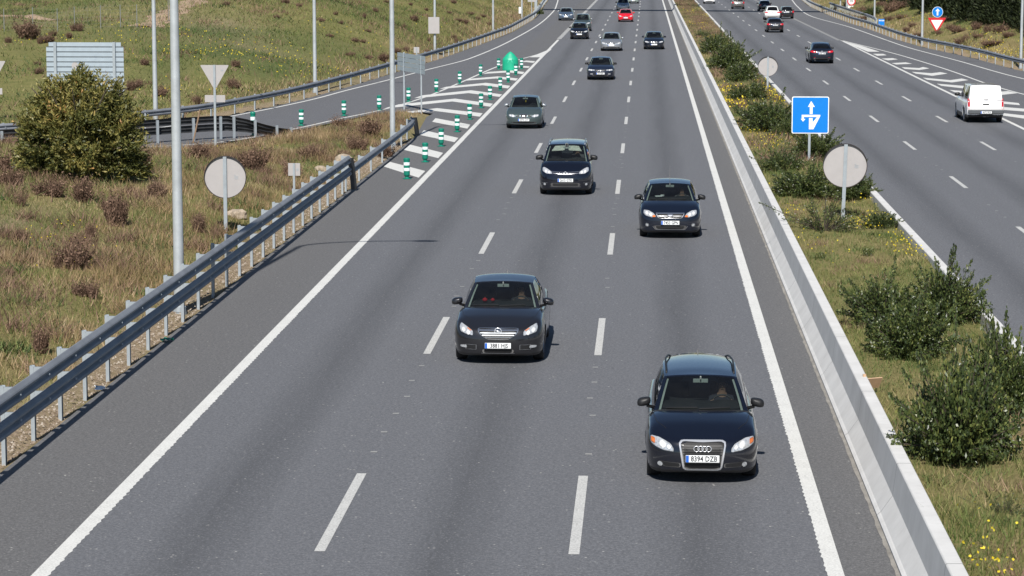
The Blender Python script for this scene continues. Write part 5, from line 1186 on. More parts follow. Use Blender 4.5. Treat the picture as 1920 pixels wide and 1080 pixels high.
    def hits(s, pts, front=True, off=.006):
        out = []; last = None; L = s.L
        for (x, z) in pts:
            h = s.bvh.ray_cast(Vector((x, -1 if front else L+1, z)), Vector((0, 1 if front else -1, 0)))
            if h[0] is not None and (h[0].y < L*.45 if front else h[0].y > L*.55): last = h[0].y
            out.append(last)
        good = [q for q in out if q is not None]; dflt = (np.median(good) if good else (.3 if front else L-.3))
        if good and not front: out = [None if q is None else max(q, max(good)-.16) for q in out]
        return np.array([(x, (q if q is not None else dflt)+(-off if front else off), z) for (x, z), q in zip(pts, out)])
    def patch(s, name, pts, m, front=True, off=.006, parent=None, n=36, rings=(1, .8, .55, .3, .0), skirt=.05):
        P = resample_closed(pts, n); c = P.mean(0); RG_ = [s.hits([tuple(c+(q-c)*f) for q in P], front, off) for f in rings[:-1]]; ctr = s.hits([tuple(c)], front, off)[0]
        mb = MB(); sk = RG_[0].copy(); sk[:, 1] += skirt if front else -skirt; RR_ = [sk]+RG_
        vs = np.concatenate(RR_+[ctr[None]]); fs = []
        for i in range(len(RR_)-1):
            for k in range(n): fs.append((i*n+k, i*n+(k+1) % n, (i+1)*n+(k+1) % n, (i+1)*n+k))
        b = (len(RR_)-1)*n
        for k in range(n): fs.append((b+k, b+(k+1) % n, len(vs)-1))
        mb.add(vs, fs); me = mb.mesh(name, m, smooth=False); orient_out(me, (0, s.L/2, .6)); me.polygons.foreach_set('use_smooth', [i >= n for i in range(len(me.polygons))])
        return link(name, me, parent or s.root)
    def ring(s, name, pts, w, m, front=True, off=.012, parent=None, n=44):
        P = resample_closed(pts, n); c = P.mean(0); d = P-c; Q = P-d/np.linalg.norm(d, axis=1)[:, None]*w
        A = s.hits([tuple(q) for q in P], front, off); Bq = s.hits([tuple(q) for q in Q], front, off); sg = 1 if front else -1
        A0 = A+[0, sg*.03, 0]; B0 = Bq+[0, sg*.03, 0]; M1 = (A+Bq)/2-np.array([0, sg*w*.18, 0])
        g = np.stack([A0, A, M1, Bq, B0], 0); g = np.concatenate([g, g[:, :1]], 1); mb = MB().grid(g); me = mb.mesh(name, m, smooth=True); orient_out(me, (0, s.L/2, .6)); return link(name, me, parent or s.root)
    def strip(s, name, line, h, m, front=True, off=.012, parent=None):
        P = resample(line, .05) if len(line) > 1 else line; A = s.hits([(x, z+h/2) for x, z in P], front, off); Bq = s.hits([(x, z-h/2) for x, z in P], front, off); sg = 1 if front else -1
        g = np.stack([A+[0, sg*.03, 0], A, (A+Bq)/2-np.array([0, sg*h*.25, 0]), Bq, Bq+[0, sg*.03, 0]], 0); me = MB().grid(g).mesh(name, m, smooth=True); orient_out(me, (0, s.L/2, .6)); return link(name, me, parent or s.root)
    def top_line(s, pts, w=.008, m=None, name='shut_line'):
        P = resample(pts, .06); T = np.gradient(P, axis=0); T /= np.linalg.norm(T, axis=1)[:, None]; Nn = np.stack([-T[:, 1], T[:, 0]], 1)*w/2; rows_ = []
        for Q in (P-Nn, P+Nn):
            r_ = []
            for x, y in Q:
                h = s.bvh.ray_cast(Vector((x, y, 3)), Vector((0, 0, -1))); r_.append((x, y, (h[0].z if h[0] else 1)+.0025))
            rows_.append(r_)
        me = MB().grid(np.array(rows_)).mesh(name, m or MT['black']); orient_out(me, (0, s.L/2, 0)); return link(name, me, s.root)
    def both(s, fn, pts, *a, **k):
        o = []
        for q in (pts, mir(pts)): o.append(fn(a[0], q, *a[1:], **k))
        return o
    def wheels(s):
        t = MB().lathe([(s.Rw*.66, -.10), (s.Rw*.92, -.11), (s.Rw*.985, -.085), (s.Rw, -.05), (s.Rw, .05), (s.Rw*.985, .085), (s.Rw*.92, .11), (s.Rw*.66, .10)], 28, 'X').mesh('wheel', MT['rubber'], smooth=False)
        rm = MB(); r0 = s.Rw*.67; rm.lathe([(r0, .095), (r0*.97, .10), (r0*.90, .075), (r0*.88, -.05)], 28, 'X'); rm.lathe([(0, .075), (.055, .075), (.06, .05), (.07, .03)], 14, 'X')
        rm.lathe([(0, .01), (r0*.9, .01)], 20, 'X', mi=1)
        for k in range(5):
            a = 2*math.pi*k/5
            for da in (-.13, .13):
                c, sn = math.cos(a+da), math.sin(a+da); px_ = [(.07, .05*c-.018*sn, .05*sn+.018*c), (.07, .05*c+.018*sn, .05*sn-.018*c), (.085, r0*.93*c+.014*sn, r0*.93*sn-.014*c), (.085, r0*.93*c-.014*sn, r0*.93*sn+.014*c)]
                rm.add(px_, [(0, 1, 2, 3)]); rm.add([(x-.02, y, z) for x, y, z in px_], [(3, 2, 1, 0)])
        rme = rm.mesh('rim', [MT['alloy'], MT['black']])
        for y in s.wy:
            for sg in (-1, 1):
                x = sg*(float(s.Wd(y))-.125); o = link('wheel', t, s.root); o.location = (x, y, s.Rw); r_ = link('rim', rme, o)
                if sg < 0: r_.rotation_euler = (0, 0, math.pi)
    def mirrors(s):
        p = s.p; y = p['yc']+p.get('my', .48); z = p['zc']+p.get('mz', .04); big = p.get('mbig', 1.0)
        for sg in (-1, 1):
            mb = MB(); xo = s.W+p.get('mx', .025); a = np.linspace(0, 2*math.pi, 17)[:-1]; rings = []
            for (yy, f) in ((-.085, .25), (-.075, .62), (-.04, .92), (.0, 1.0), (.055, .97)):
                rings.append([(sg*(xo+.115*big*f*np.sign(math.cos(t))*abs(math.cos(t))**.75), y+yy, z+.075*big*f*np.sign(math.sin(t))*abs(math.sin(t))**.6-(.02*math.cos(t))) for t in a])
            g = np.array(rings); g = np.concatenate([g, g[:, :1]], 1); mb.grid(g); mb.add(rings[0], [tuple(range(16))]); mb.add(rings[-1], [tuple(range(16))], 1)
            mb.tube([(sg*(s.wb-.02), y+.03, z-.10), (sg*(s.W-.03), y+.01, z-.065), (sg*(xo-.07), y, z-.02)], [.03, .028, .03], 7, mi=p.get('mstalk', 1))
            me = mb.mesh('door_mirror', [p.get('mmat', s.paint), MT['trim']], smooth=True, weld=.0005, recalc=True); link('door_mirror', me, s.root)
    def plate(s, z, txt, front=True, x=0, w=.52, h=.112, off=.02):
        y = s.hits([(x, z)], front, off)[0][1]; root = s.root; sg = -1 if front else 1
        o = MB().box((0, 0, 0), (w, .014, h)).obj('number_plate', MT['plate'], root, bevel=.004); o.location = (x, y, z)
        if not front: o.rotation_euler = (0, 0, math.pi)
        MB().box((-w/2+.026, -.0085, 0), (.046, .003, h*.94)).obj('euro_band', MT['plateblue'], o)
        if txt: text_mesh(txt, h*1.05, 'plate_lettering', MT['ink'], o, (.024, -.0085, -.002), sx=.82)
        MB().box((0, .008, 0), (w+.03, .012, h+.03)).obj('plate_holder', MT['trim'], o)
        return o
    def wipers(s):
        mb = MB(); f = s.screen_f
        for u0, u1, v0, v1 in ((-.05, .62, .03, .07), (-.75, -.08, .05, .06)):
            pts = [f(u0+(u1-u0)*t, v0+(v1-v0)*t)+np.array([0, -.012, .012]) for t in np.linspace(0, 1, 7)]; mb.tube(pts, .011, 5)
        mb.obj('wiper', MT['trim'], s.root)
    def rails(s, m, r=.014, u=.93, lift=.045, v0=.10, v1=.97):
        for sg in (-1, 1):
            pts = [s.roof_f(sg*u, v)+np.array([0, 0, lift*min(1, 6*(v-v0+.01), 6*(v1-v+.01))-.004]) for v in np.linspace(v0, v1, 12)]; MB().tube(pts, r, 7).obj('roof_rail', m, s.root, smooth=True)
    def antenna(s, u=0.0, v=.93, h=.09, r=.012, lean=.5):
        q = s.roof_f(u, v); MB().tube([q-[0, 0, .02], q+np.array([0, h*lean, h])], [r, r*.3], 6).obj('antenna', MT['trim'], s.root)
    def shuts(s, nose=.20, xin=.42):
        p = s.p; wb = p['wb']
        for sg in (-1, 1): s.top_line([(sg*(xin+.14), nose+.22), (sg*(wb*.93), p['yc']*.55), (sg*(wb+.02), p['yc']-.02)])
        o = []
        for sg in (-1, 1):
            L = s.L; pts = [(sg*.0, 0)]
    def lamps(s, outline, refl=(), amber=None, mat_='lamp', amber_off=.011):
        for q, sg in ((outline, 1), (mir(outline), -1)):
            o = s.patch('headlamp', q, MT[mat_], off=.006)
            for (x, z, r_) in refl: s.patch('reflector', circ(sg*x, z, r_, 16), MT['reflector'], off=.011, parent=o, n=16, rings=(1, .5, 0), skirt=.01)
            if amber: s.patch('indicator', amber if sg > 0 else mir(amber), MT['amber'], off=amber_off, parent=o, n=20, rings=(1, .5, 0), skirt=.01)
    def tails(s, outline, m='redlens', inner=None):
        for q in (outline, mir(outline)):
            o = s.patch('tail_lamp', q, MT[m], front=False, off=.008, n=26)
            if inner: s.patch('reversing_lamp', inner if q is outline else mir(inner), MT['reflector'], front=False, off=.013, parent=o, n=14, rings=(1, .5, 0), skirt=.01)
    def dark(s, name, pts, front=True, off=.005, m='grille', n=30): return s.patch(name, pts, MT[m], front=front, off=off, n=n, skirt=.0)
def torus_pts(c, r, n=20): return [(c[0]+r*math.cos(t), c[1], c[2]+r*math.sin(t)) for t in np.linspace(0, 2*math.pi, n+1)]

BASE = dict(L=4.4, W=.88, H=1.46, zh=.72, yc=1.1, zc=.97, yw=1.9, yr=3.6, yg=4.1, zt=.95, wb=.755, wt=.58)
def sp(**k): d = dict(BASE); d.update(k); return d
PT = {}
def P_(name, col, metal=0, rough=.3):
    if name not in PT: PT[name] = paint(name, col, metal, rough)
    return PT[name]

DRV = []
# 1 black estate, nearest
def carY(x, y, dy): p = G(x, y); return (p[0], p[1]-dy)
c = Car('estate_car', 'shiny black estate car with chrome framed grille and roof rails, nearest the camera', 'car', P_('black paint', (.004, .005, .010), 0, .2),
        sp(L=4.59, W=.885, H=1.475, zh=.735, yc=1.18, zc=.985, yw=1.98, yr=4.15, yg=4.42, zg=1.0, zt=.97, wb=.755, wt=.585, wtr=.49, wbr=.70, R=.32, rake=.07, mbig=.95, mmat=MT['black']), carY(1315, 896, .62))
g = c.dark('grille', rounded([(-.365, .70), (-.29, .245), (.29, .245), (.365, .70)], .12)); c.ring('grille_frame', rounded([(-.375, .71), (-.30, .235), (.30, .235), (.375, .71)], .12), .03, MT['brightwork'], off=.016)
for z in (.30, .35, .49, .53, .57, .61, .65): c.strip('grille_bar', [(-.27-.13*(z-.25), z), (.27+.13*(z-.25), z)], .006, MT['black'], off=.010, parent=g)
em = MB(); ye = c.hits([(0, .585)], True, .02)[0][1]
for k in range(4): em.tube(torus_pts((-.093+.062*k, ye, .585), .042), .0075, 6, caps=False)
em.obj('emblem', MT['brightwork'], c.root, smooth=True)
c.lamps(rounded([(.445, .53), (.445, .58), (.50, .655), (.66, .725), (.80, .735), (.805, .635), (.72, .585), (.60, .545)], .15), [(.615, .635, .058), (.52, .60, .034)], rounded([(.735, .71), (.80, .722), (.80, .65), (.735, .625)], .2))
for sg in (1, -1):
    q = rounded([(.335, .285), (.335, .355), (.66, .375), (.60, .285)], .1); c.dark('lower_intake', q if sg > 0 else mir(q)); c.patch('fog_lamp', circ(sg*.655, .325, .04), MT['lamp'], off=.014, n=16)
c.plate(.435, '8394 DZB', off=.035); c.wipers(); c.rails(MT['black'], .016); c.antenna(0, .95, .07); c.shuts()
DRV.append((c.root, c.p, c.H, 'driver in a dark jacket at the wheel of the black estate car', MT['cloth']))
# 2 dark grey saloon
c = Car('saloon_car', 'dark grey saloon with a wide chrome slatted grille in the middle lane', 'car', P_('anthracite paint', (.017, .017, .020), .35, .3),
        sp(L=4.83, W=.915, H=1.49, zh=.76, yc=1.24, zc=1.02, yw=2.08, yr=3.55, yg=4.38, zg=1.03, zt=1.0, wb=.785, wt=.605, R=.335, rake=.06, hr=.07, rb=.10, my=.50, win=[(.035, .36), (.39, .68), (.71, .85)]), carY(937, 676, .64))
g = c.dark('grille', rounded([(-.42, .735), (-.36, .63), (-.20, .53), (.20, .53), (.36, .63), (.42, .735)], .18)); c.ring('grille_frame', rounded([(-.43, .745), (-.37, .62), (-.20, .52), (.20, .52), (.37, .62), (.43, .745)], .18), .02, MT['chrome'], off=.014)
for z, hw, h in ((.705, .40, .030), (.655, .36, .016), (.612, .32, .016), (.572, .25, .016)): c.strip('grille_bar', [(-hw, z), (hw, z)], h, MT['chrome'] if z > .69 else MT['steel'], off=.014, parent=g)
ye = c.hits([(0, .68)], True, .022)[0][1]; em = MB().tube(torus_pts((0, ye, .685), .068), .010, 6, caps=False); em.tube([(-.05, ye, .70), (.0, ye-.006, .685), (.05, ye, .672)], .014, 6); em.tube([(-.02, ye, .71), (.025, ye-.004, .66)], .016, 6); em.obj('emblem', MT['brightwork'], c.root, smooth=True)
c.lamps(rounded([(.50, .60), (.51, .69), (.64, .765), (.76, .82), (.785, .75), (.765, .66), (.64, .62)], .18), [(.60, .655, .045), (.70, .70, .045)], rounded([(.54, .70), (.62, .745), (.63, .735), (.545, .685)], .2))
for sg in (1, -1):
    q = box_(.43, .655, .315, .42); c.dark('lower_intake', q if sg > 0 else mir(q)); c.ring('intake_frame', q if sg > 0 else mir(q), .012, MT['alloy'], n=30); q = rounded([(.62, .345), (.635, .41), (.77, .395), (.76, .35)], .2); c.patch('fog_lamp', q if sg > 0 else mir(q), MT['lamp'], off=.016, n=20)
c.dark('lower_grille', rounded([(-.33, .325), (-.30, .245), (.30, .245), (.33, .325)], .1)); c.strip('lower_trim', [(-.33, .245), (.33, .245)], .012, MT['chrome'])
c.plate(.405, '3881 HJS', off=.025); c.wipers(); c.antenna(0, .96, .06); c.shuts()
o = MB(); 
for (dx, s_) in ((0, .055), (.16, .045)): o.lathe([(0, s_), (s_*.9, s_*.4), (s_, 0), (s_*.8, -s_*.5), (0, -s_*.6)], 10, 'Z', (-.36+dx, 1.62, 1.10))
ro_ = o.obj('cushion', MT['redcloth'], None, smooth=True); ro_.location = c.root.location; tag(ro_, 'red cloth bundle on the dashboard of the dark grey saloon', 'cloth')
DRV.append((c.root, c.p, c.H, 'driver in a dark jacket at the wheel of the dark grey saloon', MT['cloth']))
# 3 dark blue hatchback
c = Car('hatchback_car', 'dark blue hatchback with bright headlamps in the lane by the barrier', 'car', P_('midnight blue paint', (.006, .009, .019), .3, .3),
        sp(L=4.34, W=.90, H=1.50, zh=.76, yc=1.05, zc=1.03, yw=1.86, yr=3.55, yg=4.12, zg=1.05, zt=1.0, wb=.775, wt=.59, R=.32, rake=.05, mmat=MT['trim']), carY(1256, 444, .62))
g = c.dark('grille', rounded([(-.41, .735), (-.33, .605), (.33, .605), (.41, .735)], .15)); c.ring('grille_frame', rounded([(-.42, .745), (-.335, .595), (.335, .595), (.42, .745)], .15), .02, MT['brightwork'], off=.014); c.strip('grille_bar', [(-.41, .735), (.41, .735)], .03, MT['chrome'], off=.02, parent=g); c.strip('grille_bar', [(-.36, .665), (.36, .665)], .014, MT['alloy'], off=.014, parent=g)
c.patch('emblem', circ(0, .69, .085, 24, .038), MT['chrome'], off=.03, n=24)
c.lamps(rounded([(.40, .635), (.47, .735), (.62, .805), (.76, .815), (.765, .72), (.70, .66), (.54, .625)], .18), [(.56, .70, .05), (.67, .735, .048)], rounded([(.41, .64), (.46, .70), (.52, .66), (.50, .63)], .2))
c.dark('lower_grille', rounded([(-.50, .39), (-.44, .28), (.44, .28), (.50, .39)], .15)); c.strip('lower_trim', [(-.50, .37), (-.43, .275), (.43, .275), (.50, .37)], .022, MT['alloy'])
for sg in (1, -1): c.ring('fog_ring', circ(sg*.66, .40, .055), .012, MT['alloy'], n=18); c.patch('fog_lamp', circ(sg*.66, .40, .038), MT['lamp'], off=.012, n=16)
c.plate(.475, '7453 GPN', off=.03); c.wipers(); c.antenna(.0, .30, .42, .006, .45); c.shuts()
pp = MB().box((-.33, 1.38, 1.10), (.2, .1, .04), rz=.3).box((-.22, 1.40, 1.12), (.1, .08, .05), rz=-.4).obj('paper', MT['paper'], None, bevel=.01); pp.location = c.root.location; tag(pp, 'white crumpled papers on the dashboard of the dark blue hatchback', 'paper')
DRV.append((c.root, c.p, c.H, 'driver in a grey top at the wheel of the dark blue hatchback', MT['greytop']))
# 4 black people carrier
c = Car('people_carrier', 'black people carrier with pale sun visors and chevron grille in the middle lane', 'car', P_('black paint', ()),
        sp(L=4.59, W=.905, H=1.68, zh=.86, yc=.80, zc=1.13, yw=1.72, yr=4.1, yg=4.42, zg=1.1, zt=1.05, wb=.79, wt=.635, wtr=.60, R=.325, rake=.035, crown=.05, imirror=False, mbig=1.12, mz=.06, my=.55, mmat=MT['black'], win=[(.03, .12), (.15, .42), (.45, .72), (.75, .94)]), carY(1061, 364, .62))
c.lamps(rounded([(.455, .735), (.46, .80), (.60, .89), (.72, .945), (.775, .93), (.78, .82), (.66, .745)], .18), [(.55, .79, .045), (.66, .815, .05)])
for dz in (0, -.062): c.strip('grille_bar', [(-.46, .815+dz*.8), (-.10, .79+dz), (0, .785+dz), (.10, .79+dz), (.46, .815+dz*.8)], .016, MT['chrome'], off=.014)
ye = c.hits([(0, .78)], True, .025)[0][1]; em = MB()
for dz in (0, -.065): em.tube([(-.085, ye, .745+dz), (0, ye, .81+dz), (.085, ye, .745+dz)], .016, 6)
em.obj('emblem', MT['brightwork'], c.root)
c.dark('lower_grille', rounded([(-.52, .43), (-.50, .31), (.50, .31), (.52, .43)], .1)); c.strip('lower_trim', [(-.52, .30), (.52, .30)], .012, MT['alloy'])
for sg in (1, -1): c.patch('fog_lamp', circ(sg*.70, .385, .042), MT['lamp'], off=.012, n=16); c.strip('fog_trim', [(sg*.60, .43), (sg*.79, .43)], .012, MT['chrome'])
c.plate(.525, '2615 GTK', off=.02); c.wipers(); c.rails(MT['alloy'], .016, .95, .05, .05); c.antenna(0, .90, .06); c.shuts()
vz = MB()
for sg in (-1, 1):
    g_ = np.array([[c.screen_f(sg*u, v)+np.array([0, .05+.03*(1-v), -.02]) for v in (vb, .90)] for u, vb in ((.10, .60), (.25, .58), (.5, .58), (.74, .58))]); g_[-1, 1] = c.screen_f(sg*.62, .90)+np.array([0, .05, -.02]); vz.grid(g_)
vz.obj('sun_visors', simple('cream sun visor', (.74, .74, .66), .8), c.root); q = c.screen_f(0, .72)+np.array([0, .08, -.01]); MB().box(q, (.24, .02, .07)).box(q+np.array([0, 0, .09]), (.09, .02, .14), 1).obj('rear_view_mirror', [MT['pillar'], MT['trim']], c.root, bevel=.006)
DRV.append((c.root, c.p, c.H, 'driver in a grey top at the wheel of the black people carrier', MT['greytop']))
# 5 grey-green small car
c = Car('small_car', 'grey-green small car with silver mirrors in the lane beside the chevrons', 'car', P_('grey green paint', (.075, .105, .105), .45, .35),
        sp(L=4.0, W=.855, H=1.45, zh=.72, yc=1.0, zc=.98, yw=1.75, yr=3.1, yg=3.75, zt=.97, wb=.735, wt=.575, R=.30, rake=.06, mmat=P_('silver paint', (.42, .44, .46), .7, .3), wy1=3.2), carY(983, 240.5, .60))
c.lamps(rounded([(.37, .565), (.37, .625), (.56, .675), (.69, .67), (.69, .59), (.52, .545)], .2), [(.50, .608, .058), (.62, .62, .04)])
c.dark('grille', rounded([(-.17, .685), (-.10, .50), (.10, .50), (.17, .685)], .2)); c.ring('grille_frame', rounded([(-.185, .695), (-.11, .49), (.11, .49), (.185, .695)], .2), .024, MT['chrome'], off=.014); c.patch('emblem', circ(0, .60, .055, 16), MT['chrome'], off=.02, n=16)
for sg in (1, -1): q = rounded([(.19, .575), (.20, .66), (.34, .62), (.36, .575)], .15); c.dark('side_intake', q if sg > 0 else mir(q))
c.dark('lower_grille', rounded([(-.62, .335), (-.55, .27), (.55, .27), (.62, .335)], .15)); c.strip('lower_trim', [(-.60, .245), (-.4, .235), (.4, .235), (.60, .245)], .02, P_('silver paint', ())); c.plate(.425, '0374 CHY', off=.02); c.wipers(); c.antenna(0, .40, .42, .006, .45); c.shuts()
q = c.screen_f(0.05, .5)+np.array([0, .12, -.02]); MB().lathe([(0, .06), (.03, .035), (.035, 0), (.03, -.035), (0, -.06)], 8, 'Z', q).obj('hanging_tag', MT['yellow'], c.root)

def front(c, plate='', lamp=None, grille=None, chrome=True, low=True, zl=.66, refl=True, zp=.42):
    lamp = lamp or [(.44, zl-.06), (.46, zl+.02), (.62, zl+.07), (.77, zl+.08), (.775, zl-.02), (.60, zl-.07)]
    c.lamps(rounded(lamp, .2), [(.58, zl, .05), (.68, zl+.015, .045)] if refl else ())
    if grille is None: grille = [(-.36, zl+.05), (-.32, zl-.07), (.32, zl-.07), (.36, zl+.05)]
    c.dark('grille', rounded(grille, .15))
    if chrome: c.ring('grille_frame', rounded(grille, .15), .022, MT['chrome'], off=.014)
    if low: c.dark('lower_grille', rounded([(-.55, .34), (-.5, .26), (.5, .26), (.55, .34)], .15))
    c.plate(zp, plate, off=.02); c.patch('emblem', circ(0, zl, .05, 14), MT['chrome'], off=.022, n=14); c.wipers()
def rear(c, plate='', tl=None, zl=.82, zp=.72, inner=True, exhaust=True, low=True, pl_h=.112):
    tl = tl or [(.48, zl-.07), (.46, zl+.05), (.70, zl+.08), (.80, zl+.09), (.81, zl-.03), (.70, zl-.09)]
    c.tails(rounded(tl, .2), inner=[(.5, zl-.02), (.5, zl+.02), (.60, zl+.03), (.60, zl-.01)] if inner else None)
    c.plate(zp, plate, front=False, off=.02)
    if low: c.dark('rear_valance', rounded([(-.62, .40), (-.55, .27), (.55, .27), (.62, .40)], .15), front=False, m='trim')
    for sg in (1, -1): c.patch('reflector', box_(sg*.52-.08, sg*.52+.08, .44, .465), MT['redlens'], front=False, n=12, rings=(1, .5, 0))
    if exhaust:
        for sg in (1, -1): o = MB().lathe([(.03, 0), (.036, .01), (.036, .12), (.028, .12)], 10, 'Y', (sg*.48, c.L-.12, .26)).obj('exhaust', MT['chrome'], c.root)
    c.patch('emblem', circ(0, zl+.04, .045, 14), MT['chrome'], front=False, off=.018, n=14)
silver = P_('silver paint', ()); blk = P_('black paint', ()); navy = P_('midnight blue paint', ())
# 6..14 farther cars on the near carriageway
c = Car('saloon_car', 'dark navy older saloon with narrow lamps in the middle lane', 'car', P_('old navy paint', (.010, .014, .030), .2, .35), sp(L=4.44, W=.875, H=1.40, zh=.70, yc=1.2, zc=.95, yw=1.95, yr=3.3, yg=4.0, zt=.96, rake=.05, mmat=MT['black']), carY(1126, 149.5, .6))
front(c, '0374 BRV', [(.36, .60), (.36, .665), (.60, .675), (.79, .67), (.79, .60)], [(-.34, .665), (-.34, .60), (.34, .60), (.34, .665)], False, zl=.635, refl=True)
c.strip('grille_bar', [(-.34, .68), (.34, .68)], .02, MT['chrome'])
for sg in (1, -1): c.patch('fog_lamp', box_(sg*.56-.09, sg*.56+.09, .36, .42), MT['lamp'], n=14)
c = Car('saloon_car', 'silver saloon with white plate in the middle lane behind the navy one', 'car', silver, sp(L=4.62, W=.885, H=1.46, zh=.70, yc=1.12, zc=.98, yw=1.95, yr=3.5, yg=4.2, zt=.98, rake=.05), carY(1146, 95.5, .6))
front(c, '', None, [(-.40, .65), (-.3, .59), (.3, .59), (.40, .65)], True, zl=.64, zp=.47)
for sg in (1, -1): c.dark('side_intake', box_(sg*.6-.09, sg*.6+.09, .27, .34))
c = Car('saloon_car', 'dark navy saloon with bright chrome grille in the fast lane by the barrier', 'car', navy, sp(L=4.5, W=.87, H=1.43, zh=.72, yc=1.25, zc=.97, yw=2.0, yr=3.4, yg=4.1, zt=.98, rake=.05), carY(1226, 92.5, .6))
front(c, '', [(.40, .57), (.40, .64), (.56, .69), (.74, .70), (.75, .63), (.56, .56)], [(-.33, .70), (-.24, .56), (.24, .56), (.33, .70)], True, zl=.63)
for z in (.59, .62, .65, .68): c.strip('grille_bar', [(-.27, z), (.27, z)], .012, MT['chrome'])
c = Car('hatchback_car', 'black small hatchback with chrome dots in the slow lane', 'car', blk, sp(L=4.1, W=.86, H=1.50, zh=.78, yc=.98, zc=1.02, yw=1.72, yr=3.2, yg=3.8, zt=1.0, rake=.04, wy1=3.25, mmat=MT['black']), carY(1086, 73.5, .55))
front(c, '', [(.40, .66), (.42, .72), (.62, .79), (.78, .80), (.77, .72), (.58, .65)], [(-.38, .74), (-.34, .62), (.34, .62), (.38, .74)], False, zl=.70, zp=.47)
for x in (-.24, .24): c.patch('grille_badge', circ(x, .69, .04, 12), MT['chrome'], off=.02, n=12, rings=(1, .5, 0))
c = Car('off_road_car', 'tall grey-green off-roader half hidden behind the black small hatchback', 'car', P_('grey green paint', ()), sp(L=4.3, W=.88, H=1.72, zh=.92, yc=1.15, zc=1.14, yw=1.75, yr=3.8, yg=4.15, zg=1.15, zt=1.1, R=.35, rake=.03, mmat=silver), carY(1092, 58.5, .55)); front(c, '', zl=.82, zp=.55)
c = Car('saloon_car', 'blue-grey saloon alone on the merging lane at the far bend', 'car', P_('steel blue paint', (.12, .17, .24), .6, .3), sp(L=4.6, W=.90, H=1.45, zh=.74, yc=1.12, zc=1.0, yw=1.9, yr=3.5, yg=4.3, zt=1.0, rake=.05, mmat=silver), carY(1061, 38.5, .5)); front(c, '', None, [(-.34, .72), (-.2, .60), (.2, .60), (.34, .72)], True, zl=.67, zp=.45)
c = Car('hatchback_car', 'bright red hatchback in the middle lane far ahead', 'car', P_('red paint', (.62, .008, .018), 0, .3), sp(L=4.2, W=.87, H=1.44, zh=.72, yc=1.0, zc=.98, yw=1.75, yr=3.3, yg=3.9, zt=.98, rake=.05), carY(1173, 41, .5)); front(c, '', None, [(-.3, .64), (-.3, .58), (.3, .58), (.3, .64)], False, zl=.66, zp=.47)
c = Car('off_road_car', 'silver off-roader with dark bonnet vents right behind the red hatchback', 'car', silver, sp(L=4.6, W=.89, H=1.62, zh=.84, yc=1.12, zc=1.07, yw=1.8, yr=3.8, yg=4.3, zt=1.05, R=.34, rake=.04, mmat=MT['black']), carY(1168, 20, .5)); front(c, '', None, [(-.3, .78), (-.25, .68), (.25, .68), (.3, .78)], True, zl=.74, zp=.50)
for sg in (1, -1): c.top_line([(sg*.25, .55), (sg*.42, .56)], .10, MT['black'], 'bonnet_vent')
c = Car('hatchback_car', 'pale grey-green car at the top edge behind the silver off-roader', 'car', P_('pale green paint', (.30, .36, .33), .4, .3), sp(L=4.2, W=.87, H=1.5, zh=.76, yc=1.0, zc=1.0, yw=1.75, yr=3.3, yg=3.9, zt=1.0, rake=.05), carY(1187, 6.5, .5)); front(c, '', zl=.69)

# opposite carriageway: the tails face the camera
def carR(x, y, dy): p = G(x, y); return (p[0], p[1]-dy)
def place_rear(x, y, L, dy=.55): p = G(x, y); return (p[0], p[1]-dy+L)
wht = P_('white paint', (.78, .78, .78), 0, .35)
L = 5.1; c = Car('pickup_truck', 'white pickup truck with a white canopy over its bed', 'pickup', wht,
        sp(L=L, W=.93, H=1.80, zh=.98, yc=1.20, zc=1.16, yw=1.85, yr=4.80, yg=5.02, zg=1.12, zt=1.13, wb=.77, wt=.63, wtr=.70, wbr=.79, R=.37, rake=.03, rrake=.01, Lq=.16, hr=.0, hf=.06, crown=.04, rb=.03, rglass=(.0, .5, .5), win=[(.04, .26), (.29, .47), (.60, .90)], sill=.40, mmat=MT['black'], mbig=1.1, wy0=.95, wy1=3.95, imirror=False), place_rear(1844, 229, L, .75), False)
c.tails(box_(.745, .845, .66, 1.16), inner=box_(.75, .84, .68, .78))
o = MB().box((0, L+.06, .55), (1.68, .16, .17)).box((0, L+.05, .50), (.62, .17, .20), 1).obj('rear_bumper', [simple('grey bumper', (.075, .082, .088), .6), MT['trim']], c.root, bevel=.02)
pl = c.plate(.52, '4672 FKB', front=False, w=.52); pl.location.y = L+.155
MB().box((0, L-.02, .895), (.30, .05, .06)).obj('tailgate_handle', MT['trim'], c.root, bevel=.01); MB().box((0, L+.01, 1.14), (.22, .03, .03)).obj('canopy_handle', MT['trim'], c.root, bevel=.006)
c.strip('tailgate_seam', [(-.74, .66), (.74, .66)], .012, MT['trim'], front=False, off=.002); c.strip('canopy_seam', [(-.72, 1.10), (.72, 1.10)], .008, MT['alloy'], front=False, off=.002)
MB().box((0, L-.55, .30), (.9, .12, .12)).box((0, 3.95, .37), (1.3, .14, .16)).lathe([(.0, -.12), (.14, -.08), (.14, .08), (0, .12)], 12, 'Y', (0, 3.95, .37)).obj('axle', MT['trim'], c.root)
o = MB().box((-.12, L-.08, .33), (.10, .02, .07)).box((.05, L-.08, .34), (.14, .02, .10)).obj('tow_bracket', MT['alloy'], c.root, bevel=.01)
L = 4.78; c = Car('hatchback_car', 'dark blue large hatchback driving away past the smaller round sign', 'car', navy, sp(L=L, W=.92, H=1.50, zh=.74, yc=1.2, zc=1.0, yw=2.0, yr=3.5, yg=4.45, zg=1.05, zt=1.04, wb=.74, wt=.58, R=.335, wtr=.54, hr=.06, rb=.08), place_rear(1540, 119, L), False); rear(c, '6028 GLM', [(.42, .80), (.42, .90), (.70, .95), (.82, .93), (.83, .83), (.60, .79)], zl=.86, zp=.74)
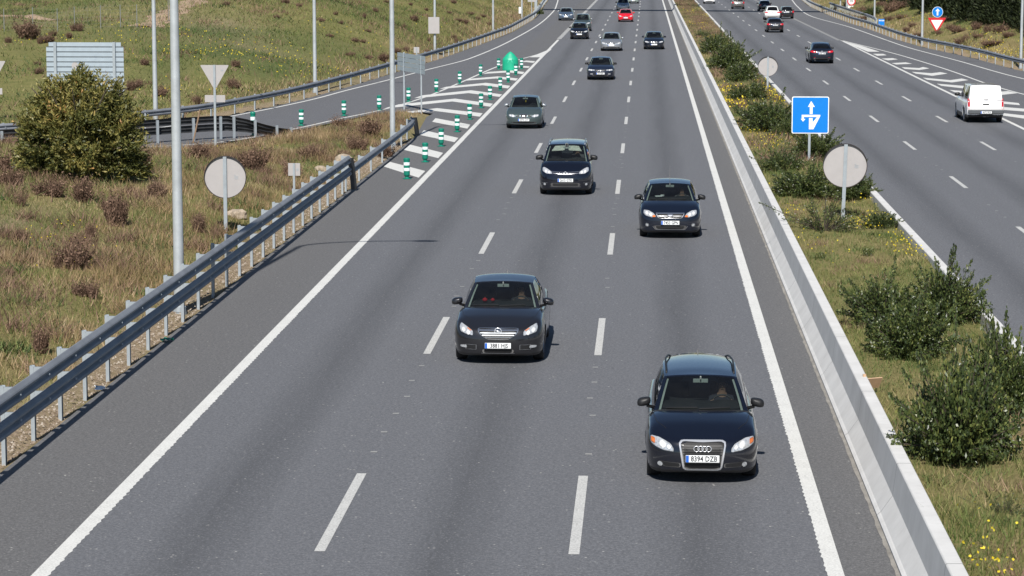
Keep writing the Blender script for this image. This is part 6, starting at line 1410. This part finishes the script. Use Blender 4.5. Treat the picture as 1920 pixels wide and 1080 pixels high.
L = 4.55; c = Car('saloon_car', 'dark grey saloon with lit brake lamps driving away in the second lane', 'car', P_('anthracite paint', ()), sp(L=L, W=.88, H=1.43, zh=.72, yc=1.2, zc=.97, yw=2.0, yr=3.3, yg=4.0, zg=1.02, zt=1.01, hr=.06, rb=.08), place_rear(1453, 61, L), False); rear(c, '1746 DTR', [(.50, .74), (.50, .90), (.72, .92), (.82, .88), (.82, .76)], zl=.83, zp=.74)
c.strip('boot_trim', [(-.5, .93), (.5, .93)], .02, MT['alloy'], front=False)
L = 4.63; c = Car('off_road_car', 'white off-roader driving away just ahead of the dark grey saloon', 'car', wht, sp(L=L, W=.94, H=1.65, zh=.84, yc=1.15, zc=1.08, yw=1.85, yr=3.95, yg=4.4, zg=1.1, zt=1.05, wb=.75, wt=.58, wtr=.55, R=.36, rb=.06, sill=.36), place_rear(1448, 38, L), False); rear(c, '', [(.50, .84), (.50, .93), (.72, .98), (.86, .98), (.87, .86), (.66, .83)], zl=.90, zp=.84, inner=False); c.strip('rear_bumper_band', [(-.85, .50), (.85, .50)], .09, MT['trim'], front=False)
L = 4.5; c = Car('estate_car', 'dark grey estate car driving away beside the white off-roader', 'car', P_('anthracite paint', ()), sp(L=L, W=.865, H=1.45, zh=.70, yc=1.15, zc=.95, yw=1.9, yr=4.1, yg=4.42, zt=.98, wb=.70, wt=.57), place_rear(1475, 35, L), False); rear(c, '', [(.64, .70), (.64, .95), (.83, .95), (.83, .70)], zl=.82, zp=.80)
L = 4.4; c = Car('saloon_car', 'black saloon driving away beyond the white off-roader', 'car', blk, sp(L=L, W=.88, H=1.42, zh=.72, yc=1.2, zc=.97, yw=1.95, yr=3.3, yg=3.9, zt=1.0), place_rear(1434, 21, L), False); rear(c, '', zl=.82)
L = 4.3; c = Car('people_carrier', 'grey people carrier with red tail lamps at the top edge of the picture', 'car', P_('warm grey paint', (.13, .125, .12), .5, .3), sp(L=L, W=.90, H=1.62, zh=.80, yc=1.0, zc=1.05, yw=1.7, yr=3.75, yg=4.1, zg=1.1, zt=1.05, wb=.74, wt=.58), place_rear(1384, 17, L), False); rear(c, '', [(.66, .75), (.64, 1.0), (.82, 1.0), (.84, .78)], zl=.9, zp=.86)
L = 4.4; c = Car('van', 'white van tail at the top edge beyond the median', 'van', wht, sp(L=L, W=.90, H=1.85, zh=.95, yc=1.0, zc=1.15, yw=1.6, yr=4.1, yg=4.33, zg=1.2, zt=1.15, wb=.78, wt=.68), place_rear(1330, 7, L), False); rear(c, '', [(.74, .7), (.74, 1.1), (.84, 1.1), (.84, .7)], zl=.9, zp=.6, inner=False)
# ---------------------------------------------------------------- drivers, dimly seen behind the glass
def driver(carroot, p, label, coat, H):
    """seated figure grown as one skin from the pelvis, hands closed on the wheel rim"""
    x0 = .36; z0 = p['zc']-.05; cy = p['yc']+.80; cz = z0-.02; top = H-.13; pel = top-.86; yb = p['yw']+.28
    V = []; E = []; Rr = []
    def v(co, r, par=None):
        V.append(co); Rr.append(r); i = len(V)-1
        if par is not None: E.append((par, i))
        return i
    pv = v((x0, yb, pel), (.16, .12)); sp1 = v((x0, yb-.01, pel+.22), (.145, .11), pv); ch = v((x0, yb, pel+.42), (.17, .115), sp1); nk = v((x0, yb-.01, pel+.575), (.06, .06), ch)
    h1 = v((x0, yb-.03, pel+.66), (.068, .075), nk); h2 = v((x0, yb-.035, pel+.75), (.076, .092), h1); h3 = v((x0, yb-.02, pel+.825), (.062, .075), h2)
    v((x0, yb-.145, pel+.715), (.013, .013), h2)
    for s in (-1, 1):
        sh = v((x0+s*.185, yb, pel+.50), (.065, .065), ch); el = v((x0+s*.25, yb-.20, pel+.30), (.047, .047), sh); wr = v((x0+s*.185, cy+.06, cz+.03), (.030, .026), el); hd = v((x0+s*.178, cy+.02, cz+.05), (.036, .022), wr)
        for k, (dz, ln) in enumerate(((.035, .030), (.014, .036), (-.007, .034), (-.028, .026))):
            a = v((x0+s*(.186), cy-.022, cz+.05+dz), (.010, .010), hd); b = v((x0+s*(.176-.004*k), cy-.034, cz+.05+dz), (.009, .009), a); v((x0+s*(.176-ln), cy-.022, cz+.05+dz), (.008, .008), b)
        t = v((x0+s*.155, cy+.01, cz+.085), (.011, .011), hd); v((x0+s*.140, cy-.008, cz+.10), (.009, .009), t)
        kn = v((x0+s*.16, yb-.46, pel+.06), (.068, .068), v((x0+s*.10, yb-.1, pel-.01), (.10, .10), pv)); an = v((x0+s*.15, yb-.72, pel-.26), (.045, .045), kn); v((x0+s*.15, yb-.86, pel-.30), (.04, .03), an)
    me = bpy.data.meshes.new('person'); me.from_pydata(V, E, []); o = bpy.data.objects.new('person', me); COL.objects.link(o)
    sk = o.modifiers.new('skin', 'SKIN'); su = o.modifiers.new('sub', 'SUBSURF'); su.levels = 1
    for d_, r in zip(me.skin_vertices[0].data, Rr): d_.radius = r
    me.skin_vertices[0].data[0].use_root = True
    dg = bpy.context.evaluated_depsgraph_get(); m2 = bpy.data.meshes.new_from_object(o.evaluated_get(dg)); o.modifiers.clear(); o.data = m2
    m2.materials.clear(); m2.materials.append(coat); m2.materials.append(MT['skin'])
    for f in m2.polygons:
        c = f.center; f.use_smooth = True
        if c.z > pel+.565 or (abs(c.y-cy) < .075 and abs(c.z-cz) < .16 and abs(abs(c.x-x0)-.17) < .07): f.material_index = 1
    hr = MB(); g = []
    for i in range(6):
        a = i/5*math.pi*.5; g.append([(x0+.088*math.sin(a+.001)*math.cos(t), yb-.012+.100*math.sin(a+.001)*math.sin(t), pel+.77+.098*math.cos(a)-(.05 if math.sin(t) > 0 and i > 3 else 0)) for t in np.linspace(0, 2*math.pi, 17)])
    hr.grid(np.array(g)); hr.obj('hair', MT['hair'], o, smooth=True)
    fe = MB()
    for s in (-1, 1): fe.lathe([(0, .009), (.009, 0), (0, -.009)], 8, 'Y', (x0+s*.030, yb-.117, pel+.742))
    fe.obj('eyes', MT['hair'], o); MB().box((x0, yb-.108, pel+.675), (.045, .01, .008)).obj('mouth', MT['wood'], o)
    for s in (-1, 1): MB().lathe([(0, -.012), (.022, -.008), (.026, .004), (0, .012)], 8, 'X', (x0+s*.082, yb-.01, pel+.735)).obj('ear', MT['skin'], o, smooth=True)
    o.location = carroot.location; tag(o, label, 'person', 'drivers at the wheel')
for ro, pp_, hh, lab, ct in DRV: driver(ro, pp_, lab, ct, hh)
# ---------------------------------------------------------------- light, sky, camera
SUN_EL = R(45); SUN_AZ = (.075, 1.0)            # shadows fall along +y, a little towards +x
w = bpy.data.worlds.new("World"); S.world = w; w.use_nodes = True; nt = w.node_tree; nt.nodes.clear()
sky = nt.nodes.new('ShaderNodeTexSky'); sky.sky_type = 'NISHITA'; sky.sun_disc = False; sky.sun_elevation = SUN_EL
sx, sy = -SUN_AZ[0], -SUN_AZ[1]                 # direction towards the sun on the ground
sky.sun_rotation = math.atan2(sx, sy); sky.air_density = 1.0; sky.dust_density = .15; sky.ozone_density = 2.6; sky.altitude = 600
bg = nt.nodes.new('ShaderNodeBackground'); bg.inputs[1].default_value = .055; ow = nt.nodes.new('ShaderNodeOutputWorld')
nt.links.new(sky.outputs[0], bg.inputs[0]); nt.links.new(bg.outputs[0], ow.inputs[0])
ld = bpy.data.lights.new('sun', 'SUN'); ld.energy = 4.7; ld.angle = R(.53); ld.color = (1.0, .96, .90); so = bpy.data.objects.new('sun', ld); COL.objects.link(so)
n_ = math.hypot(*SUN_AZ); to_sun = Vector((sx/n_*math.cos(SUN_EL), sy/n_*math.cos(SUN_EL), math.sin(SUN_EL))); so.rotation_euler = to_sun.to_track_quat('Z', 'Y').to_euler(); so.location = (0, -60, 80)
cd = bpy.data.cameras.new('camera'); cam = bpy.data.objects.new('camera', cd); COL.objects.link(cam); S.camera = cam
cd.sensor_width = 36; cd.sensor_fit = 'HORIZONTAL'; cd.lens = FPX/1920*36; cd.clip_start = .5; cd.clip_end = 6000
cam.matrix_world = Matrix(((RT[0], UP[0], -FW[0], 0), (RT[1], UP[1], -FW[1], 0), (RT[2], UP[2], -FW[2], CH), (0, 0, 0, 1)))
S.view_settings.view_transform = 'Standard'; S.view_settings.look = 'None'; S.view_settings.gamma = 1; S.view_settings.exposure = .44
S.render.engine = 'CYCLES'; S.cycles.max_bounces = 8; S.cycles.transparent_max_bounces = 12; S.cycles.use_denoising = True; S.cycles.sample_clamp_indirect = 6
